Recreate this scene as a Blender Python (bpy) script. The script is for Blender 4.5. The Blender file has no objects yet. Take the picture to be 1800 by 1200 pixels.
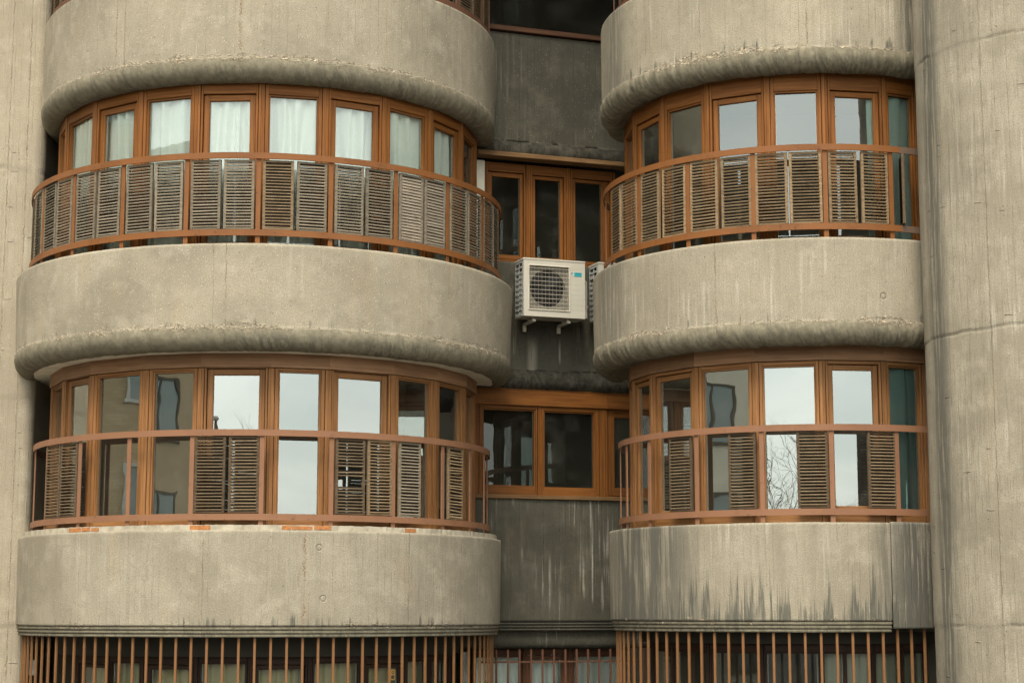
import bpy, math, random
import numpy as np
from mathutils import Vector, Matrix
R = math.radians
C = bpy.context.scene.collection
scene = bpy.context.scene

# ------------------------------------------------------------------ camera, sky, sun, exposure
cam = bpy.data.cameras.new("camera")
cam.sensor_width = 36.0
cam.lens = 63.6
cam.clip_end = 5000
camo = bpy.data.objects.new("camera", cam)
C.objects.link(camo)
camo.location = (0, 0, 1.7)
camo.rotation_euler = (R(90 + 8.56), 0, 0)
scene.camera = camo

SUN_EL, SUN_AZ = 54.0, 192.0            # azimuth: clockwise from +Y (the facade faces -Y)
world = bpy.data.worlds.new("World")
scene.world = world
world.use_nodes = True
wn = world.node_tree
bg = wn.nodes["Background"]
sky = wn.nodes.new("ShaderNodeTexSky")
sky.sky_type = 'NISHITA'
sky.sun_disc = False
sky.sun_elevation = R(SUN_EL)
sky.sun_rotation = R(SUN_AZ)
sky.air_density = 1.0
sky.dust_density = 4.0
sky.ozone_density = 1.0
hs = wn.nodes.new("ShaderNodeHueSaturation")   # cloud veil: nearly colourless sky
hs.inputs["Saturation"].default_value = 0.3
wn.links.new(sky.outputs[0], hs.inputs["Color"])
tint = wn.nodes.new("ShaderNodeMix"); tint.data_type = 'RGBA'; tint.blend_type = 'MULTIPLY'
tint.inputs[0].default_value = 1.0
tint.inputs[7].default_value = (1.0, 1.0, 0.96, 1)
wn.links.new(hs.outputs[0], tint.inputs[6])
cloud = wn.nodes.new("ShaderNodeMix"); cloud.data_type = 'RGBA'      # even cloud layer over the clear sky
cloud.inputs[0].default_value = 0.6
cloud.inputs[7].default_value = (5.3, 5.5, 4.9, 1)
wtc = wn.nodes.new("ShaderNodeTexCoord")
wmap = wn.nodes.new("ShaderNodeMapping"); wmap.inputs["Scale"].default_value = (1.0, 1.0, 2.6)
wn.links.new(wtc.outputs["Generated"], wmap.inputs[0])
wno = wn.nodes.new("ShaderNodeTexNoise"); wno.inputs["Scale"].default_value = 3.2; wno.inputs["Detail"].default_value = 6
wno.inputs["Roughness"].default_value = 0.55; wno.inputs["Distortion"].default_value = 0.6
wn.links.new(wmap.outputs[0], wno.inputs["Vector"])
wr = wn.nodes.new("ShaderNodeValToRGB")
wr.color_ramp.elements[0].position = 0.34; wr.color_ramp.elements[0].color = (3.6, 4.1, 3.9, 1)
wr.color_ramp.elements[1].position = 0.66; wr.color_ramp.elements[1].color = (6.6, 6.6, 6.15, 1)
wn.links.new(wno.outputs[0], wr.inputs[0])
wn.links.new(wr.outputs[0], cloud.inputs[7])
wn.links.new(tint.outputs[2], cloud.inputs[6])
wn.links.new(cloud.outputs[2], bg.inputs["Color"])
bg.inputs["Strength"].default_value = 0.15

sun = bpy.data.lights.new("sun", 'SUN')
sun.energy = 0.9
sun.angle = R(22)
sun.color = (1.0, 0.92, 0.79)
suno = bpy.data.objects.new("sun", sun)
C.objects.link(suno)
sd = Vector((math.sin(R(SUN_AZ)) * math.cos(R(SUN_EL)), math.cos(R(SUN_AZ)) * math.cos(R(SUN_EL)), math.sin(R(SUN_EL))))
suno.rotation_euler = sd.to_track_quat('Z', 'Y').to_euler()
suno.location = (-10, -20, 30)

scene.view_settings.view_transform = 'Standard'
scene.view_settings.look = 'None'
scene.view_settings.gamma = 1.0
scene.view_settings.exposure = 1.62
scene.cycles.max_bounces = 10
scene.cycles.transparent_max_bounces = 16
scene.cycles.glossy_bounces = 5
scene.cycles.diffuse_bounces = 4

GZ = -1.3      # street level

# ------------------------------------------------------------------ numpy value noise
_rs = np.random.RandomState(7)
_tab = _rs.rand(256, 256)
def vnoise(x, y, per=None):
    xi = np.floor(x).astype(int); yi = np.floor(y).astype(int)
    fx = x - xi; fy = y - yi
    fx = fx * fx * (3 - 2 * fx); fy = fy * fy * (3 - 2 * fy)
    a = _tab[xi & 255, yi & 255]; b = _tab[(xi + 1) & 255, yi & 255]
    c = _tab[xi & 255, (yi + 1) & 255]; d = _tab[(xi + 1) & 255, (yi + 1) & 255]
    return (a * (1 - fx) + b * fx) * (1 - fy) + (c * (1 - fx) + d * fx) * fy
def fbm(x, y, o=4):
    s = 0; amp = .5
    for k in range(o):
        s = s + amp * (vnoise(x * 2 ** k + 17.3 * k, y * 2 ** k + 5.1 * k) - .5); amp *= .55
    return s

# ------------------------------------------------------------------ node helper
class NG:
    def __init__(s, name):
        s.m = bpy.data.materials.new(name); s.m.use_nodes = True
        s.nt = s.m.node_tree; s.nt.nodes.clear()
        s.out = s.nt.nodes.new("ShaderNodeOutputMaterial")
    def put(s, sock, v):
        if v is None: return
        if isinstance(v, bpy.types.NodeSocket): s.nt.links.new(v, sock)
        elif isinstance(v, (tuple, list)) and len(v) == 3 and sock.type == 'RGBA': sock.default_value = (*v, 1)
        else: sock.default_value = v
    def node(s, t, **k):
        n = s.nt.nodes.new(t)
        for a, b in k.items(): setattr(n, a, b)
        return n
    def math(s, op, a, b=None, c=None, clamp=False):
        n = s.node("ShaderNodeMath", operation=op, use_clamp=clamp)
        s.put(n.inputs[0], a); s.put(n.inputs[1], b)
        if c is not None: s.put(n.inputs[2], c)
        return n.outputs[0]
    def mix(s, f, a, b, mode='MIX'):
        n = s.node("ShaderNodeMix", data_type='RGBA', blend_type=mode, clamp_factor=True)
        s.put(n.inputs[0], f); s.put(n.inputs[6], a); s.put(n.inputs[7], b)
        return n.outputs[2]
    def xyz(s, x, y, z=0.0):
        n = s.node("ShaderNodeCombineXYZ")
        s.put(n.inputs[0], x); s.put(n.inputs[1], y); s.put(n.inputs[2], z)
        return n.outputs[0]
    def noise(s, vec, scale=1., detail=3., rough=.55, dim='3D'):
        n = s.node("ShaderNodeTexNoise", noise_dimensions=dim)
        s.put(n.inputs["Vector"], vec); s.put(n.inputs["Scale"], scale)
        s.put(n.inputs["Detail"], detail); s.put(n.inputs["Roughness"], rough)
        return n.outputs[0]
    def voro(s, vec, scale=1., feature='F1'):
        n = s.node("ShaderNodeTexVoronoi", feature=feature)
        s.put(n.inputs["Vector"], vec); s.put(n.inputs["Scale"], scale)
        return n
    def ramp(s, v, lo, hi, a=0., b=1.):
        n = s.node("ShaderNodeMapRange", clamp=True, interpolation_type='SMOOTHSTEP')
        s.put(n.inputs[0], v); s.put(n.inputs[1], lo); s.put(n.inputs[2], hi); s.put(n.inputs[3], a); s.put(n.inputs[4], b)
        return n.outputs[0]
    def uv(s):
        n = s.node("ShaderNodeUVMap"); n.uv_map = "UV"
        q = s.node("ShaderNodeSeparateXYZ"); s.put(q.inputs[0], n.outputs[0])
        return n.outputs[0], q.outputs[0], q.outputs[1]
    def obj(s):
        n = s.node("ShaderNodeTexCoord"); q = s.node("ShaderNodeSeparateXYZ"); s.put(q.inputs[0], n.outputs["Object"])
        return n.outputs["Object"], q.outputs[0], q.outputs[1], q.outputs[2]
    def rand(s):
        return s.node("ShaderNodeObjectInfo").outputs["Random"]
    def bump(s, h, strength=.3, dist=.01, nrm=None):
        n = s.node("ShaderNodeBump"); s.put(n.inputs["Strength"], strength); s.put(n.inputs["Distance"], dist)
        s.put(n.inputs["Height"], h); s.put(n.inputs["Normal"], nrm)
        return n.outputs[0]
    def bsdf(s, col, rough=.8, nrm=None, spec=.3, metal=0.):
        n = s.node("ShaderNodeBsdfPrincipled")
        s.put(n.inputs["Base Color"], col); s.put(n.inputs["Roughness"], rough); s.put(n.inputs["Normal"], nrm)
        s.put(n.inputs["Specular IOR Level"], spec); s.put(n.inputs["Metallic"], metal)
        s.nt.links.new(n.outputs[0], s.out.inputs[0])
        return n

# ------------------------------------------------------------------ materials
def concrete(name, seed, base=(.345, .298, .216), dark=(.20, .172, .124), light=(.45, .395, .30), streak=.35, board=.0,
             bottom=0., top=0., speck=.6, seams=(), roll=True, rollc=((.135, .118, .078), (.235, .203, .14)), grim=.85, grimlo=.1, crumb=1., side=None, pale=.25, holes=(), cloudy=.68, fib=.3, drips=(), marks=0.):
    """u = metres along the wall, v = metres above the moulded lip (negative on the lip)."""
    g = NG(name); _, u, v = g.uv()
    vec = g.xyz(u, v, seed)
    big = g.noise(vec, .9, 4, .6)
    mid = g.noise(vec, 3.7, 4, .6)
    col = g.mix(g.ramp(big, .36, .64), base, g.mix(cloudy, base, dark))
    col = g.mix(g.ramp(mid, .48, .72, 0, cloudy * .7), col, light)
    col = g.mix(g.ramp(g.noise(g.xyz(u, v, seed + 31), 5.5, 5, .68), .52, .72, 0, cloudy * .6), col, dark)
    # vertical run-off streaks
    sv = g.xyz(g.math('MULTIPLY', u, 9.), g.math('MULTIPLY', v, .45), seed + 3)
    st = g.noise(sv, 1., 4, .62)
    col = g.mix(g.ramp(st, .48, .80, 0, streak), col, dark)
    sv2 = g.xyz(g.math('MULTIPLY', u, 22.), g.math('MULTIPLY', v, .8), seed + 9)
    st2 = g.noise(sv2, 1., 3, .6)
    amp = g.ramp(g.noise(vec, 1.6, 2, .5), .45, .65, 0, 1)
    col = g.mix(g.math('MULTIPLY', g.ramp(st2, .5, .75, 0, pale), amp), col, (.56, .51, .42))
    h = g.math('ADD', g.math('MULTIPLY', st, .35), g.math('MULTIPLY', mid, .5))
    # rusty warm blotches
    wb = g.noise(g.xyz(g.math('MULTIPLY', u, 2.2), g.math('MULTIPLY', v, .7), seed + 21), 1., 3, .55)
    col = g.mix(g.ramp(wb, .58, .78, 0, .28), col, (.40, .29, .17))
    # board marks
    if board:
        ub = g.math('DIVIDE', g.math('ADD', u, g.math('MULTIPLY', g.noise(g.xyz(g.math('MULTIPLY', u, 1.3), 0., seed), 1., 1), .4)), .095)
        cell = g.math('FLOOR', ub)
        wn_ = g.node("ShaderNodeTexWhiteNoise", noise_dimensions='1D'); g.put(wn_.inputs["W"], g.math('ADD', cell, seed * 13.7))
        fr = g.math('ABSOLUTE', g.math('SUBTRACT', g.math('FRACT', ub), .5))
        line = g.math('MULTIPLY', g.ramp(fr, .44, .5), g.ramp(g.noise(vec, 5., 3), .36, .6))
        col = g.mix(g.math('MULTIPLY', g.ramp(wn_.outputs[0], .35, 1.), board * .55), col, g.mix(.5, dark, base))
        col = g.mix(g.math('MULTIPLY', line, board * .5), col, (.15, .13, .10))
        h = g.math('ADD', h, g.math('SUBTRACT', g.math('MULTIPLY', wn_.outputs[0], board * .5), g.math('MULTIPLY', line, board * 1.2)))
    # aggregate
    fine = g.noise(vec, 60., 3, .65)
    fb = g.noise(g.xyz(g.math('MULTIPLY', u, 55.), g.math('MULTIPLY', v, 2.6), seed + 15), 1., 3, .7)
    col = g.mix(g.ramp(fb, .48, .70, 0, fib), col, dark)
    h = g.math('ADD', h, g.math('MULTIPLY', fb, fib))
    grain = g.noise(vec, 80., 2, .75)
    col = g.mix(g.ramp(grain, .43, .60, 0, .5), col, g.mix(.5, dark, (.12, .10, .07)))
    blot = g.noise(vec, 13., 4, .65)
    col = g.mix(g.ramp(blot, .52, .74, 0, cloudy * .5), col, dark)
    h = g.math('ADD', h, g.math('MULTIPLY', fine, .3))
    va = g.voro(vec, 52.); q = g.node("ShaderNodeSeparateColor"); g.put(q.inputs[0], va.outputs["Color"])
    dens = g.ramp(g.noise(vec, 2.3, 3, .6), .36, .7, .60, .95)
    on = g.math('GREATER_THAN', q.outputs[0], dens)
    if speck:
        sp = g.math('MULTIPLY', g.math('LESS_THAN', va.outputs["Distance"], g.math('MULTIPLY', q.outputs[1], .36)), on)
        col = g.mix(g.math('MULTIPLY', sp, speck * .8), col, (.56, .48, .35))
        h = g.math('ADD', h, g.math('MULTIPLY', sp, .6))
    vp = g.voro(g.xyz(u, v, seed + 40), 22.); qp = g.node("ShaderNodeSeparateColor"); g.put(qp.inputs[0], vp.outputs["Color"])
    pit = g.math('MULTIPLY', g.math('LESS_THAN', vp.outputs["Distance"], g.math('MULTIPLY', qp.outputs[1], .15)), g.math('GREATER_THAN', qp.outputs[0], .66))
    col = g.mix(g.math('MULTIPLY', pit, .7), col, (.09, .075, .055))
    h = g.math('SUBTRACT', h, pit)
    # hairline scratches / casting laps
    cr = g.noise(g.xyz(g.math('MULTIPLY', u, 2.5), g.math('MULTIPLY', v, 9.), seed + 50), 1., 5, .7)
    crl = g.math('MULTIPLY', g.ramp(g.math('ABSOLUTE', g.math('SUBTRACT', cr, .5)), .006, .0), g.ramp(g.noise(vec, 1.9, 2), .52, .66))
    col = g.mix(g.math('MULTIPLY', crl, .5), col, (.10, .085, .06))
    # pour seams: rough line of exposed stones
    for k, (u0, wdt, str_) in enumerate(seams):
        wob = g.math('MULTIPLY', g.math('SUBTRACT', g.noise(g.xyz(k * 5., g.math('MULTIPLY', v, 9.), seed), 1., 4, .7), .5), .06)
        dd = g.math('ABSOLUTE', g.math('SUBTRACT', g.math('ADD', u, wob), u0))
        on_ = g.ramp(g.noise(g.xyz(3., g.math('MULTIPLY', v, 4.), seed + k), 1., 4, .7), .40, .58)
        mk = g.math('MULTIPLY', g.ramp(dd, wdt, wdt * .3), on_)
        ln = g.ramp(dd, .006, .0)
        stn = g.noise(vec, 90., 2, .7)
        col = g.mix(g.math('MULTIPLY', mk, str_), col, g.mix(g.ramp(stn, .42, .6), (.12, .08, .05), (.52, .40, .27)))
        col = g.mix(g.math('MULTIPLY', ln, .45), col, (.17, .135, .095))
        h = g.math('ADD', h, g.math('MULTIPLY', g.math('MULTIPLY', mk, g.math('SUBTRACT', stn, .7)), 1.8))
    # round patched tie holes
    for (u0, v0) in holes:
        dd = g.math('SQRT', g.math('ADD', g.math('POWER', g.math('SUBTRACT', u, u0), 2.), g.math('POWER', g.math('SUBTRACT', v, v0), 2.)))
        ring = g.math('MULTIPLY', g.ramp(dd, .02, .028), g.ramp(dd, .042, .03))
        col = g.mix(g.math('MULTIPLY', g.math('MULTIPLY', ring, g.ramp(blot, .45, .6)), .25), col, (.14, .12, .09))
        h = g.math('SUBTRACT', h, g.math('MULTIPLY', ring, .6))
    # soot drips: rising from the bottom edge / hanging from the top edge
    if bottom or top:
        d1 = g.noise(g.xyz(g.math('MULTIPLY', u, 11.), g.math('MULTIPLY', v, .15), seed + 60), 1., 5, .72)
        d2 = g.noise(g.xyz(g.math('MULTIPLY', u, 1.1), .7, seed + 61), 1., 2, .5)
        wv = g.noise(g.xyz(g.math('MULTIPLY', u, 30.), g.math('MULTIPLY', v, 2.), seed + 5), 1., 4, .65)
        if bottom:
            ht = g.math('MULTIPLY', g.math('MULTIPLY', g.ramp(d1, .42, .70), g.ramp(d2, .34, .62, .35, 1.)), bottom)
            mk = g.ramp(v, g.math('ADD', ht, .02), g.math('MULTIPLY', ht, .55))
            mk = g.math('MULTIPLY', mk, g.ramp(wv, .36, .56, .25, 1.))
            mk = g.math('MULTIPLY', mk, g.ramp(ht, .03, .10))
            col = g.mix(g.math('MULTIPLY', mk, g.ramp(d2, .35, .65, .62, .92)), col, (.080, .077, .060))
        if top:
            tv = g.math('SUBTRACT', top[0], v)
            ht = g.math('MULTIPLY', g.ramp(d1, .50, .72), top[1])
            mk = g.math('MULTIPLY', g.ramp(tv, ht, g.math('MULTIPLY', ht, .3)), g.ramp(wv, .4, .6, .2, 1.))
            col = g.mix(g.math('MULTIPLY', mk, .55), col, (.12, .11, .088))
    if side:      # dark algae band along u = side[0] (run-off in the corner)
        for (u0, wd, amt) in side:
            su = g.math('ABSOLUTE', g.math('SUBTRACT', u, u0))
            nn = g.noise(g.xyz(g.math('MULTIPLY', u, 17.), g.math('MULTIPLY', v, .9), seed + 70), 1., 5, .7)
            mk = g.math('MULTIPLY', g.ramp(su, wd, wd * .25), g.ramp(nn, .37, .53, .18, 1.))
            col = g.mix(g.math('MULTIPLY', mk, amt), col, (.085, .08, .064))
    for (u0, w0, v0, v1, amt) in drips:      # pale run-off below a pipe or bracket
        nn = g.noise(g.xyz(g.math('MULTIPLY', u, 40.), g.math('MULTIPLY', v, 2.), seed + 33), 1., 3, .6)
        mk = g.math('MULTIPLY', g.ramp(g.math('ABSOLUTE', g.math('SUBTRACT', u, u0)), w0, w0 * .2), g.math('MULTIPLY', g.ramp(v, v0 - .06, v0 + .05), g.ramp(v, v1, v1 - .25)))
        col = g.mix(g.math('MULTIPLY', mk, g.ramp(nn, .3, .6, amt * .5, amt)), col, (.40, .36, .28))
    if marks:                                  # short lips and chips left by board ends
        vm = g.voro(g.xyz(g.math('MULTIPLY', u, 4.2), g.math('MULTIPLY', v, 2.6), seed + 44), 1.)
        qm = g.node("ShaderNodeSeparateColor"); g.put(qm.inputs[0], vm.outputs["Color"])
        dp = g.node("ShaderNodeVectorMath", operation='SUBTRACT'); g.put(dp.inputs[0], g.xyz(g.math('MULTIPLY', u, 4.2), g.math('MULTIPLY', v, 2.6), seed + 44)); g.put(dp.inputs[1], vm.outputs["Position"])
        qd = g.node("ShaderNodeSeparateXYZ"); g.put(qd.inputs[0], dp.outputs[0])
        wv2 = g.math('MULTIPLY', g.math('SUBTRACT', g.noise(vec, 18., 3, .7), .5), .07)
        mk = g.math('MULTIPLY', g.ramp(g.math('ABSOLUTE', g.math('ADD', qd.outputs[1], wv2)), .022, .004), g.ramp(g.math('ABSOLUTE', qd.outputs[0]), g.math('MULTIPLY', qm.outputs[1], .26), g.math('MULTIPLY', qm.outputs[1], .12)))
        mk = g.math('MULTIPLY', mk, g.math('GREATER_THAN', qm.outputs[0], .72))
        col = g.mix(g.math('MULTIPLY', mk, marks), col, (.10, .085, .062))
        h = g.math('SUBTRACT', h, g.math('MULTIPLY', mk, .8))
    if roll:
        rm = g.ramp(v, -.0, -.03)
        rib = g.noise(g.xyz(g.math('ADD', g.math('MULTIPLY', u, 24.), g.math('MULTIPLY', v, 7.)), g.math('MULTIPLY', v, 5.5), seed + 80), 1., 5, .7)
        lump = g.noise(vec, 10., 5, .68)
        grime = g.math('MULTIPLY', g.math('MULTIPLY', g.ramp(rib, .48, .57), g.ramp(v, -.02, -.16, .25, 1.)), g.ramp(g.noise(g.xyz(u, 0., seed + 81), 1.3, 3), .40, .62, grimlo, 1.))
        rc = g.mix(g.ramp(lump, .35, .68), rollc[0], rollc[1])  # smoother, darker grey lip; its tone also carries the underside's shade
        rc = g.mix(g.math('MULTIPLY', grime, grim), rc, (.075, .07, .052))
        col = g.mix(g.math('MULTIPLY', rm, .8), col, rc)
        # crumbled edge where render has broken away
        cw = g.ramp(g.noise(g.xyz(u, 4., seed + 92), 1.1, 3, .6), .42, .68, .010, .075)
        cd = g.math('ABSOLUTE', g.math('ADD', v, g.math('ADD', .012, g.math('MULTIPLY', g.math('SUBTRACT', g.noise(vec, 6., 4, .7), .5), .20))))
        ce = g.math('MULTIPLY', g.ramp(g.math('DIVIDE', cd, cw), 1., .3), g.ramp(g.noise(g.xyz(u, g.math('MULTIPLY', v, 3.), seed + 90), 14., 5, .75), .47, .58))
        stn = g.noise(vec, 48., 2, .75)
        col = g.mix(g.math('MULTIPLY', ce, .85 * crumb), col, g.mix(g.ramp(stn, .40, .56), (.13, .095, .06), (.52, .42, .29)))
        h = g.math('ADD', h, g.math('MULTIPLY', ce, g.math('MULTIPLY', stn, 1.6)))
        h = g.math('ADD', h, g.math('MULTIPLY', rm, g.math('MULTIPLY', rib, .7)))
    g.bsdf(col, .92, g.bump(h, .8, .014), .18)
    return g.m

def wood(name, a, b, axis='z', rough=.5, wear=.15, coat=.0):
    g = NG(name); co, x, y, z = g.obj(); r = g.rand()
    off = g.math('MULTIPLY', r, 37.)
    lng = {'z': z, 'x': x}[axis]; o1 = {'z': x, 'x': z}[axis]
    vec = g.xyz(g.math('ADD', g.math('MULTIPLY', o1, 34.), off), g.math('MULTIPLY', y, 34.), g.math('MULTIPLY', lng, 1.6))
    gr = g.noise(vec, 1., 4, .6)
    fi = g.noise(g.xyz(g.math('MULTIPLY', o1, 190.), g.math('MULTIPLY', y, 190.), g.math('MULTIPLY', lng, 7.)), 1., 3, .6)
    col = g.mix(g.ramp(gr, .34, .66), a, b)
    col = g.mix(g.ramp(fi, .56, .72, 0, .32), col, tuple(c * .45 for c in a))
    big = g.noise(g.xyz(g.math('ADD', x, off), y, z), 2.4, 3)
    col = g.mix(g.ramp(big, .48, .7, 0, wear * 2), col, tuple(c * .55 for c in a))
    val = g.node("ShaderNodeHueSaturation"); g.put(val.inputs["Color"], col)
    g.put(val.inputs["Value"], g.math('ADD', .88, g.math('MULTIPLY', r, .26)))
    rg = g.math('ADD', rough, g.math('MULTIPLY', gr, .2))
    b_ = g.bsdf(val.outputs[0], rg, g.bump(fi, .18, .002), .22)
    return g.m

def paint(name, a, worn, rough=.55, amt=.5, scale=1.):
    g = NG(name); co, x, y, z = g.obj(); r = g.rand()
    n1 = g.noise(co, 2.6 * scale, 4, .6); n2 = g.noise(co, 22. * scale, 3, .65)
    v = g.xyz(g.math('MULTIPLY', x, 6.), g.math('MULTIPLY', y, 6.), g.math('MULTIPLY', z, 1.5))
    col = g.mix(g.ramp(n1, .42, .68, 0, amt), a, tuple(c * .72 for c in a))
    col = g.mix(g.math('MULTIPLY', g.ramp(n2, .6, .72), g.ramp(n1, .45, .6, .15, 1.)), col, worn)
    g.bsdf(col, g.ramp(n2, .3, .7, rough - .1, rough + .15), g.bump(n2, .2, .003), .2)
    return g.m

def slatwood(name, a, b, dk):
    g = NG(name); co, x, y, z = g.obj(); r = g.rand()
    off = g.math('MULTIPLY', r, 51.)
    gr = g.noise(g.xyz(g.math('ADD', g.math('MULTIPLY', x, 5.), off), g.math('MULTIPLY', y, 60.), g.math('MULTIPLY', z, 60.)), 1., 3, .55)
    st = g.noise(g.xyz(g.math('ADD', g.math('MULTIPLY', x, 7.), off), 0., g.math('MULTIPLY', z, 9.)), 1., 4, .6)
    ps = g.noise(g.xyz(g.math('MULTIPLY', x, 3.), off, g.math('MULTIPLY', z, 33.)), 1., 1, .5)
    col = g.mix(g.ramp(gr, .34, .64), a, b)
    col = g.mix(g.ramp(ps, .45, .7, 0, .3), col, tuple(c * .55 for c in a))
    col = g.mix(g.ramp(st, .56, .76, 0, .7), col, dk)
    val = g.node("ShaderNodeHueSaturation"); g.put(val.inputs["Color"], col)
    g.put(val.inputs["Value"], g.math('ADD', .78, g.math('MULTIPLY', r, .40)))
    g.bsdf(val.outputs[0], .85, g.bump(gr, .3, .003), .15)
    return g.m

def flat(name, col, rough=.7, var=.15, scale=6., spec=.3, bump=.15):
    g = NG(name); co, x, y, z = g.obj()
    n1 = g.noise(co, scale, 4, .6); n2 = g.noise(co, scale * 9, 3, .6)
    c = g.mix(g.ramp(n1, .35, .7), col, tuple(k * (1 - var) for k in col))
    g.bsdf(c, rough, g.bump(n2, bump, .003), spec)
    return g.m

def glass(name, refl=.30, tint_=(.80, .88, .84), wob=.012):
    g = NG(name); co, x, y, z = g.obj(); r = g.rand()
    n = g.noise(g.xyz(g.math('ADD', x, g.math('MULTIPLY', r, 9.)), y, g.math('MULTIPLY', z, .8)), 2.2, 2, .5)
    nb = g.bump(n, 1., wob * .07)
    gl = g.node("ShaderNodeBsdfGlossy"); g.put(gl.inputs["Roughness"], .0); g.put(gl.inputs["Color"], (.95, 1., .97)); g.put(gl.inputs["Normal"], nb)
    tr = g.node("ShaderNodeBsdfTransparent"); g.put(tr.inputs["Color"], tint_)
    fr = g.node("ShaderNodeFresnel"); g.put(fr.inputs["IOR"], 1.5)
    dirt = g.noise(g.xyz(x, r, z), 3., 4, .6)
    fac = g.math('ADD', g.math('MULTIPLY', g.math('SUBTRACT', fr.outputs[0], .04), 1.), refl, clamp=True)
    mx = g.node("ShaderNodeMixShader"); g.put(mx.inputs[0], fac); g.nt.links.new(tr.outputs[0], mx.inputs[1]); g.nt.links.new(gl.outputs[0], mx.inputs[2])
    df = g.node("ShaderNodeBsdfDiffuse"); g.put(df.inputs["Color"], (.45, .43, .36))
    m2 = g.node("ShaderNodeMixShader"); g.put(m2.inputs[0], g.ramp(dirt, .45, .8, .01, .06))
    g.nt.links.new(mx.outputs[0], m2.inputs[1]); g.nt.links.new(df.outputs[0], m2.inputs[2])
    g.nt.links.new(m2.outputs[0], g.out.inputs[0])
    return g.m

def cloth(name, col, trans=.35):
    g = NG(name); co, x, y, z = g.obj()
    n = g.noise(co, 60., 2); c = g.mix(n, col, tuple(k * .86 for k in col))
    d = g.node("ShaderNodeBsdfDiffuse"); g.put(d.inputs[0], c)
    t = g.node("ShaderNodeBsdfTranslucent"); g.put(t.inputs[0], c)
    mx = g.node("ShaderNodeMixShader"); g.put(mx.inputs[0], trans)
    g.nt.links.new(d.outputs[0], mx.inputs[1]); g.nt.links.new(t.outputs[0], mx.inputs[2]); g.nt.links.new(mx.outputs[0], g.out.inputs[0])
    return g.m

def masonry(name, a, b, mortar):
    g = NG(name); co, x, y, z = g.obj()
    n = g.node("ShaderNodeTexBrick"); g.put(n.inputs["Vector"], g.xyz(g.math('ADD', x, y), z, 0.))
    g.put(n.inputs["Color1"], a); g.put(n.inputs["Color2"], b); g.put(n.inputs["Mortar"], mortar)
    n.inputs["Scale"].default_value = 1.; n.inputs["Brick Width"].default_value = .24; n.inputs["Row Height"].default_value = .07; n.inputs["Mortar Size"].default_value = .008
    g.bsdf(n.outputs[0], .9)
    return g.m

M = {}
M['wood_v'] = wood("varnished_wood_upright", (.205, .075, .014), (.132, .045, .008), 'z')
M['wood_h'] = wood("varnished_wood_level", (.205, .075, .014), (.132, .045, .008), 'x')
M['tan_v'] = wood("faded_wood_upright", (.255, .119, .043), (.168, .071, .022), 'z', .5)
M['tan_h'] = wood("faded_wood_level", (.255, .119, .043), (.168, .071, .022), 'x', .5)
M['tan_f'] = wood("faded_fascia_wood", (.295, .165, .088), (.215, .112, .056), 'x', .55)
M['dkwood_v'] = wood("brown_wood_upright", (.10, .045, .022), (.06, .027, .014), 'z', .6)
M['dkwood_h'] = wood("brown_wood_level", (.10, .045, .022), (.06, .027, .014), 'x', .6)
M['gwood_v'] = wood('shade_dark_wood_upright', (.035, .017, .010), (.02, .010, .006), 'z', .6)  # window wood darkened in the colour for the shade behind the grilles
M['gwood_h'] = wood('shade_dark_wood_level', (.035, .017, .010), (.02, .010, .006), 'x', .6)
M['bulk'] = flat('bulkhead_shade_tone', (.035, .03, .022), .9, .2, 2.)
M['sillwood'] = wood("weathered_sill_wood", (.20, .11, .045), (.12, .065, .03), 'x', .7, .3)
M['rail_up'] = paint("rust_red_paint", (.185, .070, .020), (.075, .034, .02), .5, .6)
M['rail_lo'] = paint("faded_red_paint", (.218, .105, .056), (.115, .056, .032), .55, .4)
M['rail_top'] = paint("dull_brown_paint", (.12, .055, .032), (.09, .04, .025), .6, .5)
M['grille'] = paint("rusty_bar_paint", (.185, .088, .034), (.085, .042, .022), .6, .6, 2.)
M['bare_metal'] = paint("bare_brown_steel", (.13, .085, .06), (.07, .045, .035), .5, .5)
M['slat_dark'] = slatwood('unweathered_shaded_slat_face', (.040, .027, .017), (.022, .015, .009), (.012, .008, .005))  # dark varnish, deepened in the colour to give shaded gaps between slats
M['fr_grey'] = slatwood('weathered_frame_wood', (.20, .165, .115), (.14, .112, .078), (.06, .042, .027))
M['fr_tan'] = slatwood('tan_frame_wood', (.25, .175, .10), (.17, .115, .064), (.06, .036, .018))
M['fr_brown'] = slatwood('brown_frame_wood', (.115, .08, .048), (.075, .05, .03), (.03, .02, .012))
M['slat_grey'] = slatwood("weathered_slat_wood", (.27, .225, .163), (.185, .152, .107), (.06, .042, .025))
M['slat_warm'] = slatwood("tan_slat_wood", (.33, .238, .14), (.22, .15, .082), (.07, .04, .018))
M['slat_brown'] = slatwood("brown_slat_wood", (.235, .172, .103), (.155, .108, .062), (.05, .032, .018))
M['slat_ash'] = slatwood("ash_grey_slat_wood", (.25, .205, .15), (.17, .14, .105), (.05, .036, .025))
M['glass'] = glass("window_glass", .30, (.86, .93, .9))
M['glass_soft'] = glass("curtained_window_glass", .12, (.95, .99, .97))
M['glass_grey'] = glass("greyish_window_glass", .165, (.86, .93, .9))
M['glass_clear'] = glass("clear_window_glass", .06, (.93, .98, .96))
M['glass_dark'] = glass("dark_window_glass", .05, (.5, .55, .5))
M['glass_black'] = glass('deep_set_window_glass', .015, (.35, .36, .34))
M['spacer'] = flat("aluminium_spacer", (.55, .55, .50), .5, .1)
M['plaster'] = flat("white_plaster", (.80, .74, .60), .9, .2, 5.)
M['inner'] = flat("inner_wall_paint", (.10, .085, .06), .9, .2, 2.)
M['slab'] = flat("inner_slab", (.12, .10, .075), .9, .2, 2.)
M['brick_red'] = flat("bare_brick", (.40, .17, .065), .95, .35, 30., .1, .5)
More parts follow.
